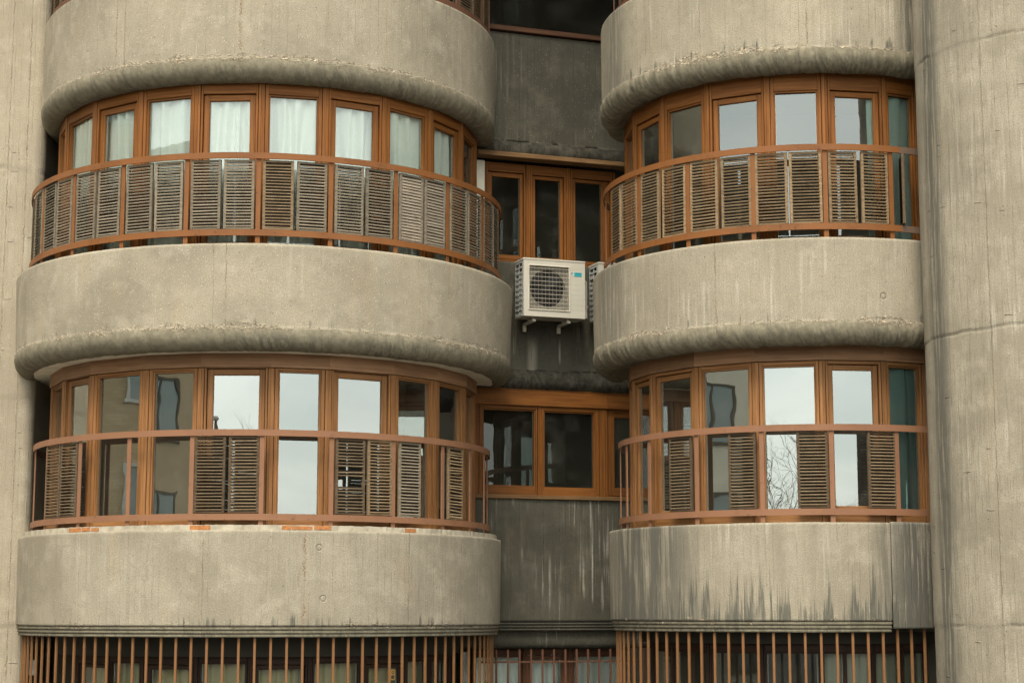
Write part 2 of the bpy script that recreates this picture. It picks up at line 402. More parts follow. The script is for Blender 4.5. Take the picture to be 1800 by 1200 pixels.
M['curtain_w'] = cloth("white_sheer_cloth", (.90, .92, .85), .06)
M['curtain_t'] = cloth("teal_cloth", (.56, .70, .63), .1)
M['curtain_d'] = cloth("dark_teal_cloth", (.17, .27, .25), .1)
M['curtain_c'] = cloth("cream_cloth", (.40, .34, .19), .1)
M['curtain_g'] = cloth("grey_green_cloth", (.30, .29, .22), .1)
M['ac_white'] = flat("ac_enamel", (.47, .435, .355), .4, .08, 3.)
M['ac_grey'] = flat("ac_side_enamel", (.36, .37, .34), .5, .12, 4.)
M['ac_dark'] = flat("ac_dark_opening", (.02, .018, .015), .7, .2)
M['ac_fan'] = flat("fan_plastic", (.022, .019, .016), .5, .2)
M['ac_wire'] = flat("grille_wire", (.55, .50, .40), .45, .1)
M['ac_dust'] = flat("dusty_coil", (.26, .235, .18), .8, .3, 20.)
M['teal'] = flat("teal_badge", (.03, .30, .33), .4, .05)
M['badge_pale'] = flat("pale_badge_print", (.35, .55, .53), .5, .05)
M['badge_dark'] = flat("dark_badge_print", (.02, .12, .14), .5, .05)
M['pipe'] = flat("white_pipe_plastic", (.55, .53, .47), .5, .15)
M['sticker_y'] = flat("orange_sticker_print", (.62, .34, .08), .6, .05)
M['sticker_d'] = flat("sticker_symbol", (.10, .06, .03), .6, .05)
M['ground'] = flat("paving_ground", (.08, .075, .065), .95, .3, 1.)
M['asphalt'] = flat("asphalt", (.055, .054, .052), .95, .3, 2.)
M['line'] = flat("road_paint", (.6, .6, .56), .8, .2, 3.)

# ------------------------------------------------------------------ mesh builder
class MB:
    def __init__(s): s.v = []; s.f = []; s.m = []
    def quad(s, pts, mi=0):
        n = len(s.v); s.v += [tuple(p) for p in pts]; s.f.append(tuple(range(n, n + len(pts)))); s.m.append(mi)
    def box(s, x0, x1, y0, y1, z0, z1, mi=0, mat=None):
        n = len(s.v)
        p = [(x0, y0, z0), (x1, y0, z0), (x1, y1, z0), (x0, y1, z0), (x0, y0, z1), (x1, y0, z1), (x1, y1, z1), (x0, y1, z1)]
        if mat is not None: p = [tuple(mat @ Vector(q)) for q in p]
        s.v += p
        for q in ((0, 3, 2, 1), (4, 5, 6, 7), (0, 1, 5, 4), (1, 2, 6, 5), (2, 3, 7, 6), (3, 0, 4, 7)):
            s.f.append(tuple(n + i for i in q)); s.m.append(mi)
    def cbox(s, x0, x1, y0, y1, z0, z1, c=.006, mi=0):
        """box with chamfered front vertical and horizontal edges (front = low y)"""
        n = len(s.v)
        s.v += [(x0, y1, z0), (x1, y1, z0), (x1, y1, z1), (x0, y1, z1),
                (x0, y0 + c, z0), (x1, y0 + c, z0), (x1, y0 + c, z1), (x0, y0 + c, z1),
                (x0 + c, y0, z0 + c), (x1 - c, y0, z0 + c), (x1 - c, y0, z1 - c), (x0 + c, y0, z1 - c)]
        for q in ((3, 2, 1, 0), (0, 1, 5, 4), (1, 2, 6, 5), (2, 3, 7, 6), (3, 0, 4, 7), (4, 5, 9, 8), (5, 6, 10, 9), (6, 7, 11, 10), (7, 4, 8, 11), (8, 9, 10, 11)):
            s.f.append(tuple(n + i for i in q)); s.m.append(mi)
    def tube(s, pts, r, k=8, mi=0, cap=True):
        pts = [Vector(p) for p in pts]; rings = []
        rr = r if isinstance(r, (list, tuple)) else [r] * len(pts)
        for i, p in enumerate(pts):
            d = (pts[min(i + 1, len(pts) - 1)] - pts[max(i - 1, 0)]).normalized()
            a = d.orthogonal().normalized() if i == 0 else (a - d * a.dot(d)).normalized()
            b = d.cross(a); n = len(s.v)
            for j in range(k):
                t = 2 * math.pi * j / k; s.v.append(tuple(p + (a * math.cos(t) + b * math.sin(t)) * rr[i]))
            rings.append(n)
        for i in range(len(pts) - 1):
            for j in range(k):
                s.f.append((rings[i] + j, rings[i] + (j + 1) % k, rings[i + 1] + (j + 1) % k, rings[i + 1] + j)); s.m.append(mi)
        if cap:
            s.f.append(tuple(rings[0] + j for j in reversed(range(k)))); s.m.append(mi)
            s.f.append(tuple(rings[-1] + j for j in range(k))); s.m.append(mi)
    def disc(s, c, r0, r1, y, k=40, mi=0, flip=False):
        """flat ring in the xz plane"""
        n = len(s.v)
        for j in range(k):
            t = 2 * math.pi * j / k
            s.v.append((c[0] + r0 * math.cos(t), y, c[1] + r0 * math.sin(t))); s.v.append((c[0] + r1 * math.cos(t), y, c[1] + r1 * math.sin(t)))
        for j in range(k):
            a, b, c2, d = n + 2 * j, n + 2 * j + 1, n + (2 * j + 3) % (2 * k), n + (2 * j + 2) % (2 * k)
            s.f.append((a, b, c2, d)); s.m.append(mi)
    def build(s, name, mats, parent=None, loc=(0, 0, 0), rz=0., smooth=False):
        me = bpy.data.meshes.new(name); me.from_pydata(s.v, [], s.f)
        mats = mats if isinstance(mats, (list, tuple)) else [mats]
        for m in mats: me.materials.append(m)
        if len(mats) > 1: me.polygons.foreach_set("material_index", s.m)
        if smooth: me.polygons.foreach_set("use_smooth", [True] * len(me.polygons))
        me.update()
        return link(name, me, parent, loc, rz)

def link(name, data, parent=None, loc=(0, 0, 0), rz=0.):
    o = bpy.data.objects.new(name, data); C.objects.link(o)
    o.location = loc; o.rotation_euler = (0, 0, rz)
    if parent is not None: o.parent = parent
    return o
def thing(name, label, cat, loc=(0, 0, 0), rz=0., group=None):
    o = link(name, None, None, loc, rz); o.empty_display_size = .2
    tag(o, label, cat, group); return o
def tag(o, label=None, cat=None, group=None, kind=None):
    if label: o['label'] = label
    if cat: o['category'] = cat
    if group: o['group'] = group
    if kind: o['kind'] = kind
    return o

def grid_mesh(name, P, UV, mat, parent=None, loc=(0, 0, 0), rz=0., flip=False):
    """P: (n, m, 3) points, UV: (n, m, 2)"""
    n, m = P.shape[:2]
    idx = np.arange(n * m).reshape(n, m)
    q = np.stack([idx[:-1, :-1], idx[:-1, 1:], idx[1:, 1:], idx[1:, :-1]], -1).reshape(-1, 4)
    if flip: q = q[:, ::-1]
    me = bpy.data.meshes.new(name)
    me.vertices.add(n * m); me.vertices.foreach_set("co", P.reshape(-1).astype(np.float32))
    nf = len(q)
    me.loops.add(nf * 4); me.loops.foreach_set("vertex_index", q.reshape(-1).astype(np.int32))
    me.polygons.add(nf); me.polygons.foreach_set("loop_start", np.arange(0, nf * 4, 4, dtype=np.int32))
    me.polygons.foreach_set("use_smooth", np.ones(nf, dtype=bool))
    uvl = me.uv_layers.new(name="UV")
    uvl.data.foreach_set("uv", UV.reshape(-1, 2)[q.reshape(-1)].reshape(-1).astype(np.float32))
    me.materials.append(mat); me.update(); me.validate()
    return link(name, me, parent, loc, rz)

# ------------------------------------------------------------------ the two bay towers (axes) and the recess between them
class Bay:
    def __init__(s, x, y): s.x = x; s.y = y
    def at(s, a, r, z): a = R(a); return (s.x + r * math.sin(a), s.y - r * math.cos(a), z)
LT = Bay(-2.914, 21.342)
RT = Bay(3.296, 20.487)
RW = R(19.5); RO = (0.0, 21.75)          # recess wall: origin and yaw; local x along it, local -y towards the street

building = thing('apartment_building', 'raw concrete apartment block with two rounded bays, moulded lips and brown timber windows', 'building', (0, 21, GZ))
BZ = -GZ  # children get world coords shifted by the parent's location
def bl(p): return (p[0], p[1] - 21, p[2] - GZ)

# ------------------------------------------------------------------ concrete bands
def rounded_band(bay, name, mat, prof, a0, a1, seed, step=.012, amp=.004, seam_v=0., parent=building, lip=True, label=None, ribk=.55):
    """prof: list of (r, z, v) from the inside top edge, down the face, round the lip and in"""
    rm = max(p[0] for p in prof)
    n = int(R(a1 - a0) * rm / step)
    ang = np.radians(np.linspace(a0, a1, n))
    pr = np.array([(p[0], p[1]) for p in prof]); vv = np.array([p[2] for p in prof])
    tn = np.gradient(pr, axis=0); nrm = np.stack([-tn[:, 1], tn[:, 0]], -1)
    nrm /= np.linalg.norm(nrm, axis=1)[:, None] + 1e-9
    if nrm[len(nrm) // 3, 0] < 0: nrm = -nrm
    A, V = np.meshgrid(ang, vv, indexing='ij'); U = A * rm
    d = amp * 1.6 * fbm(U * 1.7 + seed, V * 1.7 + seed) + amp * .9 * fbm(U * 9 + seed * 3, V * 1.2)
    if lip:
        onlip = np.clip((-V) / .03, 0, 1)
        ribs = fbm(U * 7 + seed, V * 1.3 + seed, 4) * .026 * ribk + fbm(U * 22 + seed, V * 5, 3) * .014 * ribk
        d = d + onlip * ribs
        edge = np.exp(-((V + .012 * fbm(U * 4, U * 0 + seed, 3) * 8) / .022) ** 2)
        rough = np.clip(fbm(U * 3 + seed, U * 0 + 9.1, 3) * 3 + .35, 0, 1)
        d = d + edge * rough * (fbm(U * 30 + seed, V * 30, 4) * .018)
    else:
        d = d * np.clip(1.2 - np.abs(V) * 0, 0, 1)
    rr = pr[None, :, 0] + d * nrm[None, :, 0]; zz = pr[None, :, 1] + d * nrm[None, :, 1]
    P = np.stack([rr * np.sin(A), -rr * np.cos(A), zz], -1)
    UV = np.stack([U, V], -1)
    o = grid_mesh(name, P, UV, mat, parent, bl((bay.x, bay.y, 0)) if parent else (bay.x, bay.y, 0))
    if label: o['label'] = label
    return o

def prof_lip(r0, zt, zs, rs, rb=.175, inner=.3, rin=2.2):
    """parapet with a moulded lip at its foot. r0/zt top, rs/zs where the lip starts."""
    p = [(r0 - inner, zt - .02, zt - zs + .3), (r0 - .05, zt - .004, zt - zs + .03), (r0 - .014, zt, zt - zs + .012), (r0 - .003, zt - .008, zt - zs)]
    k = max(8, int((zt - zs) / .02))
    for i in range(1, k + 1):
        t = i / k; p.append((r0 + (rs - r0) * t, zt - .008 + (zs - zt + .008) * t, (zt - zs) * (1 - t)))
    cx = rs + .0127 - rb; cz = zs - .0656; vv = 0.
    for th in np.linspace(22, -100, 27)[1:]:
        vv -= rb * R(122 / 26); p.append((cx + rb * math.cos(R(th)), cz + rb * math.sin(R(th)), vv))
    p.append((cx - .08, cz - rb + .03, vv - .1)); p.append((rin, cz - rb + .035, vv - .5))
    return p
def prof_step(r0, zt, zb, rin, steps=3):
    """parapet with three thin stepped fillets at its foot"""
    p = [(r0 - .2, zt - .01, zt - zb + .2), (r0 - .03, zt - .002, zt - zb + .02), (r0 - .004, zt - .004, zt - zb)]
    k = max(8, int((zt - zb) / .02))
    for i in range(1, k + 1):
        t = i / k; p.append((r0 - .012 * t, zt - .004 + (zb - zt + .004) * t, (zt - zb) * (1 - t)))
    r = r0 - .012; z = zb; v = 0.
    for i in range(steps):
        p += [(r - .022, z - .001, v - .01), (r - .022, z - .006, v - .02)]
        r -= .010; z -= .006; v -= .03
        p += [(r - .001, z - .002, v), (r, z - .031, v - .02)]; z -= .031; v -= .03
    p.append((rin, z - .004, v - .3))
    return p

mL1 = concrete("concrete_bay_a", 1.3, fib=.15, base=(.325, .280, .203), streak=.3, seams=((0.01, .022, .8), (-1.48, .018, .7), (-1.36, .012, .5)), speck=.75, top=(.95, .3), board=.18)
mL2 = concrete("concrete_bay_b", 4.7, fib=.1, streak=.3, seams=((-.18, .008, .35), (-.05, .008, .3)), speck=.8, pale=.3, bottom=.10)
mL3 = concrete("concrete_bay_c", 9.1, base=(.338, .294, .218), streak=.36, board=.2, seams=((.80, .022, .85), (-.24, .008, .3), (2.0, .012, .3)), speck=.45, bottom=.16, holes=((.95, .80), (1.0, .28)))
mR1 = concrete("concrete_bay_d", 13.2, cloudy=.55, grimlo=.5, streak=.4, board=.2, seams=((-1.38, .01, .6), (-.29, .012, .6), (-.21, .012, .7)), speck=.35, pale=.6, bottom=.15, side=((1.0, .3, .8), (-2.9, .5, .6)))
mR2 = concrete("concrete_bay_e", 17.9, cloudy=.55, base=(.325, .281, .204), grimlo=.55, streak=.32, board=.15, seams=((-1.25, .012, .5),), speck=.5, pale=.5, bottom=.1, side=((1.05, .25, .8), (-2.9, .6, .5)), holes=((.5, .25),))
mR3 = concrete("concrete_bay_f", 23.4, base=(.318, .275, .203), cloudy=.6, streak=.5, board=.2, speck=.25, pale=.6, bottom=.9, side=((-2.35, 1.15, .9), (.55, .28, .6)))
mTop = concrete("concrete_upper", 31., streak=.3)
prL1 = prof_lip(2.705, 8.535, 7.58, 2.70)
prL2 = prof_lip(2.918, 5.508, 4.643, 2.893)
prR1 = prof_lip(2.248, 8.485, 7.57, 2.245, rin=1.7)
prR2 = prof_lip(2.365, 5.508, 4.655, 2.355, rin=1.7)
def wallrun(pr): return pr
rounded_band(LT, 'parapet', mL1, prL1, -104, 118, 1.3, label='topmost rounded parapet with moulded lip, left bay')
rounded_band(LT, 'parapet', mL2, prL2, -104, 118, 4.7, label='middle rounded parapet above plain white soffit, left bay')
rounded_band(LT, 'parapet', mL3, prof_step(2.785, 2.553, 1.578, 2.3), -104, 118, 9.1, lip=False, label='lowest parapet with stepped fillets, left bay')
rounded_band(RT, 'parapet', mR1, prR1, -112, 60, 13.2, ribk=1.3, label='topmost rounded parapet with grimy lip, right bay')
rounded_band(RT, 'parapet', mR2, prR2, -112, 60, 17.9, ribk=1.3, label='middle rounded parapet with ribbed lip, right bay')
rounded_band(RT, 'parapet', mR3, prof_step(2.20, 2.618, 1.632, 1.8), -112, 13.8, 23.4, lip=False, label='lowest parapet streaked with black drips, right bay')
# plain end panel of the lowest right parapet, a little proud and deeper
def prof_panel(r0, zt, zb, rin):
    p = [(r0 - .2, zt - .01, zt - zb + .2), (r0 - .02, zt, zt - zb), (r0, zt - .01, zt - zb)]
    for i in range(1, 51):
        t = i / 50; p.append((r0, zt - .01 + (zb - zt + .01) * t, (zt - zb) * (1 - t)))
    p.append((rin, zb + .01, -.3)); return p
mR3p = concrete("concrete_end_panel", 27.7, base=(.27, .236, .18), dark=(.12, .108, .082), streak=.6, board=.3, speck=.2, side=((.90, .55, 1.),), bottom=.5, roll=False, pale=.15)
rounded_band(RT, 'end_panel', mR3p, prof_panel(2.203, 2.622, 1.555, 1.8), 13.85, 60, 3.3, lip=False, label='stained flat end panel with a bolt hole')

# upper storey bands, above the picture
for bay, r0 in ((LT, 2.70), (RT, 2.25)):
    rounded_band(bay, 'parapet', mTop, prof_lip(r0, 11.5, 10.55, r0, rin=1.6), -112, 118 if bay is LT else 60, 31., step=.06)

# ledge under the lowest left window with broken render and bare bricks
mLedge = concrete("ledge_render", 41., base=(.42, .37, .28), dark=(.30, .25, .18), streak=.2, speck=.4, roll=False)
def ring_bar(bay, r0, r1, z0, z1, a0, a1, mat, name, parent, step=1.2, jitter=0., label=None, loc=None, endcap=True):
    b = MB(); n = max(3, int((a1 - a0) / step)); rnd = random.Random(int(z0 * 1000))
    pts = []
    for i in range(n + 1):
        a = R(a0 + (a1 - a0) * i / n); j = rnd.uniform(-jitter, jitter)
        pts.append([((r) * math.sin(a), -(r) * math.cos(a), z) for r, z in ((r1 + j, z0), (r1 + j, z1 + j * .6), (r0, z1 + j * .6), (r0, z0))])
    for p in pts: b.v += p
    for i in range(n):
        for k in range(4):
            A = i * 4 + k; B = i * 4 + (k + 1) % 4
            b.f.append((A, A + 4, B + 4, B)); b.m.append(0)
    if endcap:
        b.f.append((0, 1, 2, 3)); b.m.append(0); e = n * 4; b.f.append((e + 3, e + 2, e + 1, e)); b.m.append(0)
    o = b.build(name, mat, parent, loc if loc is not None else bl((bay.x, bay.y, 0)))
    if label: o['label'] = label
    return o
mLedgeF = flat("ledge_mortar", (.40, .35, .265), .95, .35, 9., .1, .5)
ledge = ring_bar(LT, 2.45, 2.735, 2.54, 2.605, -104, 118, mLedgeF, 'ledge', building, .7, .004, 'crumbling mortar ledge with bare bricks')
for (a0, a1, z0, z1) in ((-40.6, -36.6, 2.555, 2.598), (-36.2, -33.6, 2.560, 2.597), (-33.1, -31.0, 2.556, 2.590), (-8.2, -3.7, 2.552, 2.598), (11.6, 13.6, 2.556, 2.6), (13.8, 18.2, 2.560, 2.594), (18.6, 22.4, 2.562, 2.602), (40.6, 43.6, 2.558, 2.596)):
    ring_bar(LT, 2.70, 2.741, z0, z1, a0, a1, M['brick_red'], 'exposed_brick', ledge, 1., .002, loc=(0, 0, 0))

# white plaster soffit under the middle left parapet
so = MB(); n = 90
for i in range(n + 1):
    a = R(-104 + 222 * i / n)
    for r in (2.40, 2.685): so.v.append((r * math.sin(a), -r * math.cos(a), 4.416))
for i in range(n): so.f.append((2 * i, 2 * i + 1, 2 * i + 3, 2 * i + 2)); so.m.append(0)
so.build('soffit', M['plaster'], building, bl((LT.x, LT.y, 0)))

# ------------------------------------------------------------------ windows
def window(loc, rz, w, z0, z1, gt, gb, sash, mats, gmat, sl=.10, sr=.10, parent=building, depth=.09, sp=True):
    """one glazed bay. local x along the glass, -y to the street. gt / gb: top and bottom of the glass"""
    wv, wh = mats
    b = MB(); h = w / 2
    if sash:
        so_ = .055; ss = max(sl - so_ - .006, .04); ss2 = max(sr - so_ - .006, .04)
        il, ir = so_, so_
        ht, hb = gt + ss + .008, gb - ss - .008
    else:
        il, ir = sl - .018, sr - .018; ht, hb = gt + .018, gb - .018
    # outer frame: stiles, head, sill, each with a recessed inner bead
    for sg, iw in ((-1, il), (1, ir)):
        e, m_, i_ = sg * h, sg * (h - iw * .48), sg * (h - iw)
        b.cbox(min(e, m_), max(e, m_), 0, depth - .02, z0, z1, .003, 0)
        g0, g1 = m_ - sg * .006, i_
        b.cbox(min(g0, g1), max(g0, g1), .004, depth - .02, z0, z1, .003, 0)
        b.box(min(e, i_), max(e, i_), .045, depth, z0 + .001, z1 - .001, 0)
    b.cbox(-h + il, h - ir, .006, depth, ht, z1, .004, 1); b.cbox(-h + il, h - ir, .006, depth, z0, hb, .004, 1)
    if not sash:
        b.box(-h + il, -h + sl, .022, depth - .01, hb, ht, 0); b.box(h - sr, h - ir, .022, depth - .01, hb, ht, 0)
        b.box(-h + sl, h - sr, .024, depth - .01, gt, ht, 1); b.box(-h + sl, h - sr, .024, depth - .01, hb, gb, 1)
    f = b.build('window', [wv, wh], parent, bl(loc) if parent is building else loc, rz)
    if sash:
        s = MB(); x0, x1 = -h + il + .006, h - ir - .006; za, zb = hb + .008, ht - .008
        s.cbox(x0, x0 + ss, .030, .085, za, zb, .005, 0); s.cbox(x1 - ss2, x1, .030, .085, za, zb, .005, 0)
        s.cbox(x0 + ss, x1 - ss2, .032, .085, gt, zb, .004, 1); s.cbox(x0 + ss, x1 - ss2, .032, .085, za, gb, .004, 1)
        s.build('sash', [wv, wh], f)
        gl, gr = x0 + ss, x1 - ss2
    else:
        gl, gr = -h + sl, h - sr
    p = MB(); p.quad([(gl - .005, .056, gb - .005), (gr + .005, .056, gb - .005), (gr + .005, .056, gt + .005), (gl - .005, .056, gt + .005)])
    p.build('pane', gmat, f)
    if sp:
        q = MB()
        q.box(gl - .003, gl + .005, .060, .078, gb, gt); q.box(gr - .005, gr + .003, .060, .078, gb, gt)
        q.build('glazing_spacer', M['spacer'], f)
    return f
def facet(bay, a0, a1, r):
    p0 = Vector(bay.at(a0, r, 0)); p1 = Vector(bay.at(a1, r, 0)); m = (p0 + p1) / 2
    return m, (p1 - p0).length, R((a0 + a1) / 2)

WU = (M['wood_v'], M['wood_h']); WL = (M['tan_v'], M['tan_h']); WD = (M['dkwood_v'], M['dkwood_h']); WG = (M['gwood_v'], M['gwood_h'])
def row(bay, r, bounds, sashes, z0, z1, gtf, gts, gb, mats, gm, sl=.10, ssl=.125, fascia=None):
    for i in range(len(bounds) - 1):
        m, w, rz = facet(bay, bounds[i], bounds[i + 1], r)
        s = i in sashes
        k = min(1., w / .62)
        g_ = gm[i] if isinstance(gm, dict) and i in gm else (gm.get('d') if isinstance(gm, dict) else gm)
        window((m.x, m.y, 0), rz, w - .002, z0, z1, gts if s else gtf, gb + (.03 if s else 0), s, mats, g_, (ssl if s else sl) * k, (ssl if s else sl) * k)
        if fascia:
            b = MB(); b.cbox(-w / 2 - .003, w / 2 + .003, -.014, .08, fascia[0], fascia[1], .003)
            b.build('fascia_board', M['tan_f'], building, bl((m.x, m.y, 0)), rz)

row(LT, 2.50, [-74.5, -62.2, -43.6, -27.2, -10.8, 5.0, 21.2, 37.2, 53.2, 69.3, 85.5, 101], {2, 4, 6, 8}, 5.44, 7.40, 7.215, 7.165, 5.585, WU, M['glass_soft'])
row(LT, 2.485, [-74.5, -56.9, -41.8, -23.2, -8.2, 8.7, 23.1, 41.0, 56.6, 73.2, 88, 102], {1, 4, 6}, 2.585, 4.262, 4.222, 4.188, 2.725, WL, M['glass'], fascia=(4.268, 4.44))
row(RT, 1.985, [-95, -75.4, -56.2, -37.2, -17.6, .2, 19.4, 31.4, 50], {1, 3, 5}, 5.44, 7.40, 7.16, 7.11, 5.585, WU, {6: M['glass_clear'], 'd': M['glass_grey']}, sl=.095, ssl=.12)
row(RT, 1.968, [-100, -82, -64.6, -43.4, -22.9, -2.6, 16.6, 31.5, 50], {1, 2, 5}, 2.62, 4.290, 4.235, 4.195, 2.765, WL, {6: M['glass_clear'], 'd': M['glass']}, sl=.09, ssl=.115, fascia=(4.296, 4.50))
row(LT, 2.50, [-76, -60, -44], {0}, 8.50, 10.4, 10.2, 10.15, 8.62, WD, M['glass_dark'])
row(LT, 2.50, [53.2, 69.3, 85.5, 101], {1}, 8.50, 10.4, 10.2, 10.15, 8.62, WD, M['glass_dark'])
row(RT, 1.985, [-95, -75.4, -56.2], {1}, 8.50, 10.4, 10.2, 10.15, 8.62, WD, M['glass_dark'])
# ground-floor windows behind the grilles
row(LT, 2.25, [-56, -38.5, -26, -9.6, 4.7, 21, 36.4, 52, 64, 80, 96], {0, 2, 4, 6}, -.9, 1.27, 1.185, 1.13, -.4, WG, M['glass_clear'], sl=.055, ssl=.085)
row(RT, 1.80, [-80, -62, -44, -24, -4.2, 3, 13, 23.5, 34], set(), -.9, 1.40, 1.30, 1.28, -.4, WG, M['glass_clear'], sl=.05)
# bulkhead above those windows, blackened in its colour for the shade there, inside the bays
for bay, r, zt in ((LT, 2.30, 1.47), (RT, 1.86, 1.52)):
    ring_bar(bay, r - .2, r, 1.26 if bay is LT else 1.40, zt, -110, 118, M['bulk'], 'bulkhead', building)

# ------------------------------------------------------------------ recess wall between the bays (local frame: x along the wall, z world)
def rloc(u=0, off=0, z=0): return (RO[0] + u * math.cos(RW) + off * math.sin(RW), RO[1] + u * math.sin(RW) - off * math.cos(RW), z)
def recess_band(name, mat, prof, seed, u0=-1.3, u1=2.6, label=None, lip=True):
    """prof: (out, z, v) ; out = metres towards the street"""
    n = int((u1 - u0) / .014); us = np.linspace(u0, u1, n)
    pr = np.array([(p[0], p[1]) for p in prof]); vv = np.array([p[2] for p in prof])
    U, V = np.meshgrid(us, vv, indexing='ij')
    d = .012 * fbm(U * 2 + seed, V * 2) + .004 * fbm(U * 11, V * 3 + seed)
    if lip: d = d + np.clip(-V / .04, 0, 1) * (.05 * fbm(U * 5 + seed, V * 3, 4))
    P = np.stack([U, -(pr[None, :, 0] + d), np.broadcast_to(pr[None, :, 1], U.shape)], -1)
    o = grid_mesh(name, P, np.stack([U, V], -1), mat, building, bl(rloc()), RW)
    if label: o['label'] = label
    return o
def rprof(zt, zs, out=0., rb=.13, back=.4):
    p = [(out - .35, zt - .005, zt - zs + .3), (out - .02, zt, zt - zs + .01)]
    k = int((zt - zs) / .025)
    for i in range(k + 1): t = i / k; p.append((out, zt - .01 + (zs - zt + .01) * t, (zt - zs) * (1 - t)))
    v = 0.
    for th in np.linspace(50, -95, 18):
        v -= rb * R(145 / 18); p.append((out - rb * math.cos(R(50)) + rb * math.cos(R(th)), zs - rb * math.sin(R(50)) + rb * math.sin(R(th)), v))
    p.append((out - back, zs - rb * 1.6, v - .3)); return p
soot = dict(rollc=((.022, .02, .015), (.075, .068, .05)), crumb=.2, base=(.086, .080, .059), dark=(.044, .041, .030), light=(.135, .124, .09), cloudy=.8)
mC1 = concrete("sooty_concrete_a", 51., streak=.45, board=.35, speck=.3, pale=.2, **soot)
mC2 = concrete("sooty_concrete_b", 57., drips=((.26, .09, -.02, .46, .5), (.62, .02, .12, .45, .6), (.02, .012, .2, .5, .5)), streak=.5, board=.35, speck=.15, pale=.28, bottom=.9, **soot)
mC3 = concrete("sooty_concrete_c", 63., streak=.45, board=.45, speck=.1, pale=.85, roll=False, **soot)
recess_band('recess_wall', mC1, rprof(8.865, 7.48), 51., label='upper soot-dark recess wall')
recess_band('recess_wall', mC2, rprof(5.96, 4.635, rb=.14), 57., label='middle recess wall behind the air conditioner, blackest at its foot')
pr3 = [(-.35, 3.085, 1.9), (-.02, 3.09, 1.5)]
for i in range(50): t = i / 49; pr3.append((0., 3.08 - t * (3.08 - 1.612), 1.468 * (1 - t)))
z = 1.612; v = 0.; o_ = 0.
for i in range(3):
    pr3 += [(o_ - .034, z - .002, v - .01), (o_ - .034, z - .010, v - .02)]; o_ -= .010; z -= .010
    pr3 += [(o_, z - .002, v - .02), (o_, z - .025, v - .04)]; z -= .025; v -= .04
pr3 += [(-.12, z - .004, v - .1), (-.10, 1.42, v - .2), (-.105, 1.34, v - .3), (-.14, 1.30, v - .36), (-.3, 1.29, v - .4)]
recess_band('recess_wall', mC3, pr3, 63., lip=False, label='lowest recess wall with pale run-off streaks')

def rwin(u0, u1, z0, z1, gt, gb, sash, mats, gm, sl, sr, out=-.06, parent=building):
    return window(rloc((u0 + u1) / 2, out), RW, u1 - u0, z0, z1, gt, gb, sash, mats, gm, sl, sr)
# upper recess windows (three tall lights)
rwin(-.345, .235, 5.965, 7.21, 7.035, 6.06, True, WU, M['glass_dark'], .115, .094)
rwin(.237, .77, 5.965, 7.21, 7.042, 6.055, True, WU, M['glass_dark'], .077, .106)
rwin(.772, 1.40, 5.965, 7.21, 7.045, 6.045, True, WU, M['glass_dark'], .102, .18)
b = MB(); b.cbox(-.50, 1.62, -.17, .0, 7.232, 7.29, .006)
b.build('lintel_board', M['sillwood'], building, bl(rloc()), RW)
b = MB(); b.cbox(-.62, -.345, .02, .2, 5.965, 7.21, .01)
b.build('plaster_reveal', M['plaster'], building, bl(rloc()), RW)
b = MB(); b.cbox(-.60, 1.60, .10, .3, 5.90, 7.6, .01); b.build('recess_lining', M['inner'], building, bl(rloc(0, -.5)), RW)
# lower recess window (two square lights and a third behind the right bay)
rwin(-.45, .38, 3.115, 4.20, 4.14, 3.235, False, WU, M['glass_dark'], .118, .068)
rwin(.382, 1.215, 3.115, 4.20, 4.135, 3.225, False, WU, M['glass_dark'], .068, .122)
rwin(1.217, 1.95, 3.115, 4.20, 4.10, 3.235, True, WU, M['glass_dark'], .16, .12)
for u0, u1 in ((-.62, 1.268), (1.27, 2.1)):
    b = MB(); b.cbox(u0, u1, .035, .2, 4.202, 4.46, .004); b.build('fascia_board', M['wood_h'], building, bl(rloc()), RW)
b = MB(); b.cbox(-.62, -.452, .05, .2, 3.115, 4.20, .004); b.build('jamb_post', M['wood_v'], building, bl(rloc()), RW)
b = MB(); b.cbox(-.66, 2.1, -.035, .2, 3.066, 3.113, .006); b.build('window_sill', M['sillwood'], building, bl(rloc()), RW)
# top recess opening
b = MB(); b.cbox(-.60, 1.7, -.05, .12, 8.872, 8.935, .006); b.build('window_sill', M['dkwood_h'], building, bl(rloc()), RW)
rwin(-.44, 1.75, 8.936, 10.4, 10.3, 8.96, False, WD, M['glass_black'], .055, .05, -.25)
b = MB(); b.cbox(-.43, -.385, -.04, .06, 8.936, 10.4, .004); b.build('jamb_post', M['dkwood_v'], building, bl(rloc()), RW)
b = MB(); b.box(-1.2, 2.4, -.1, .6, 10.4, 11.4); b.build('recess_wall', mTop, building, bl(rloc()), RW)
# ground floor recess window
rwin(-.40, .255, -.6, 1.285, 1.185, -.3, False, WD, M['glass_soft'], .05, .04, -.30)
rwin(.257, .86, -.6, 1.285, 1.155, -.3, True, WD, M['glass_soft'], .11, .11, -.30)
rwin(.862, 1.6, -.6, 1.285, 1.185, -.3, False, WD, M['glass_soft'], .06, .05, -.30)

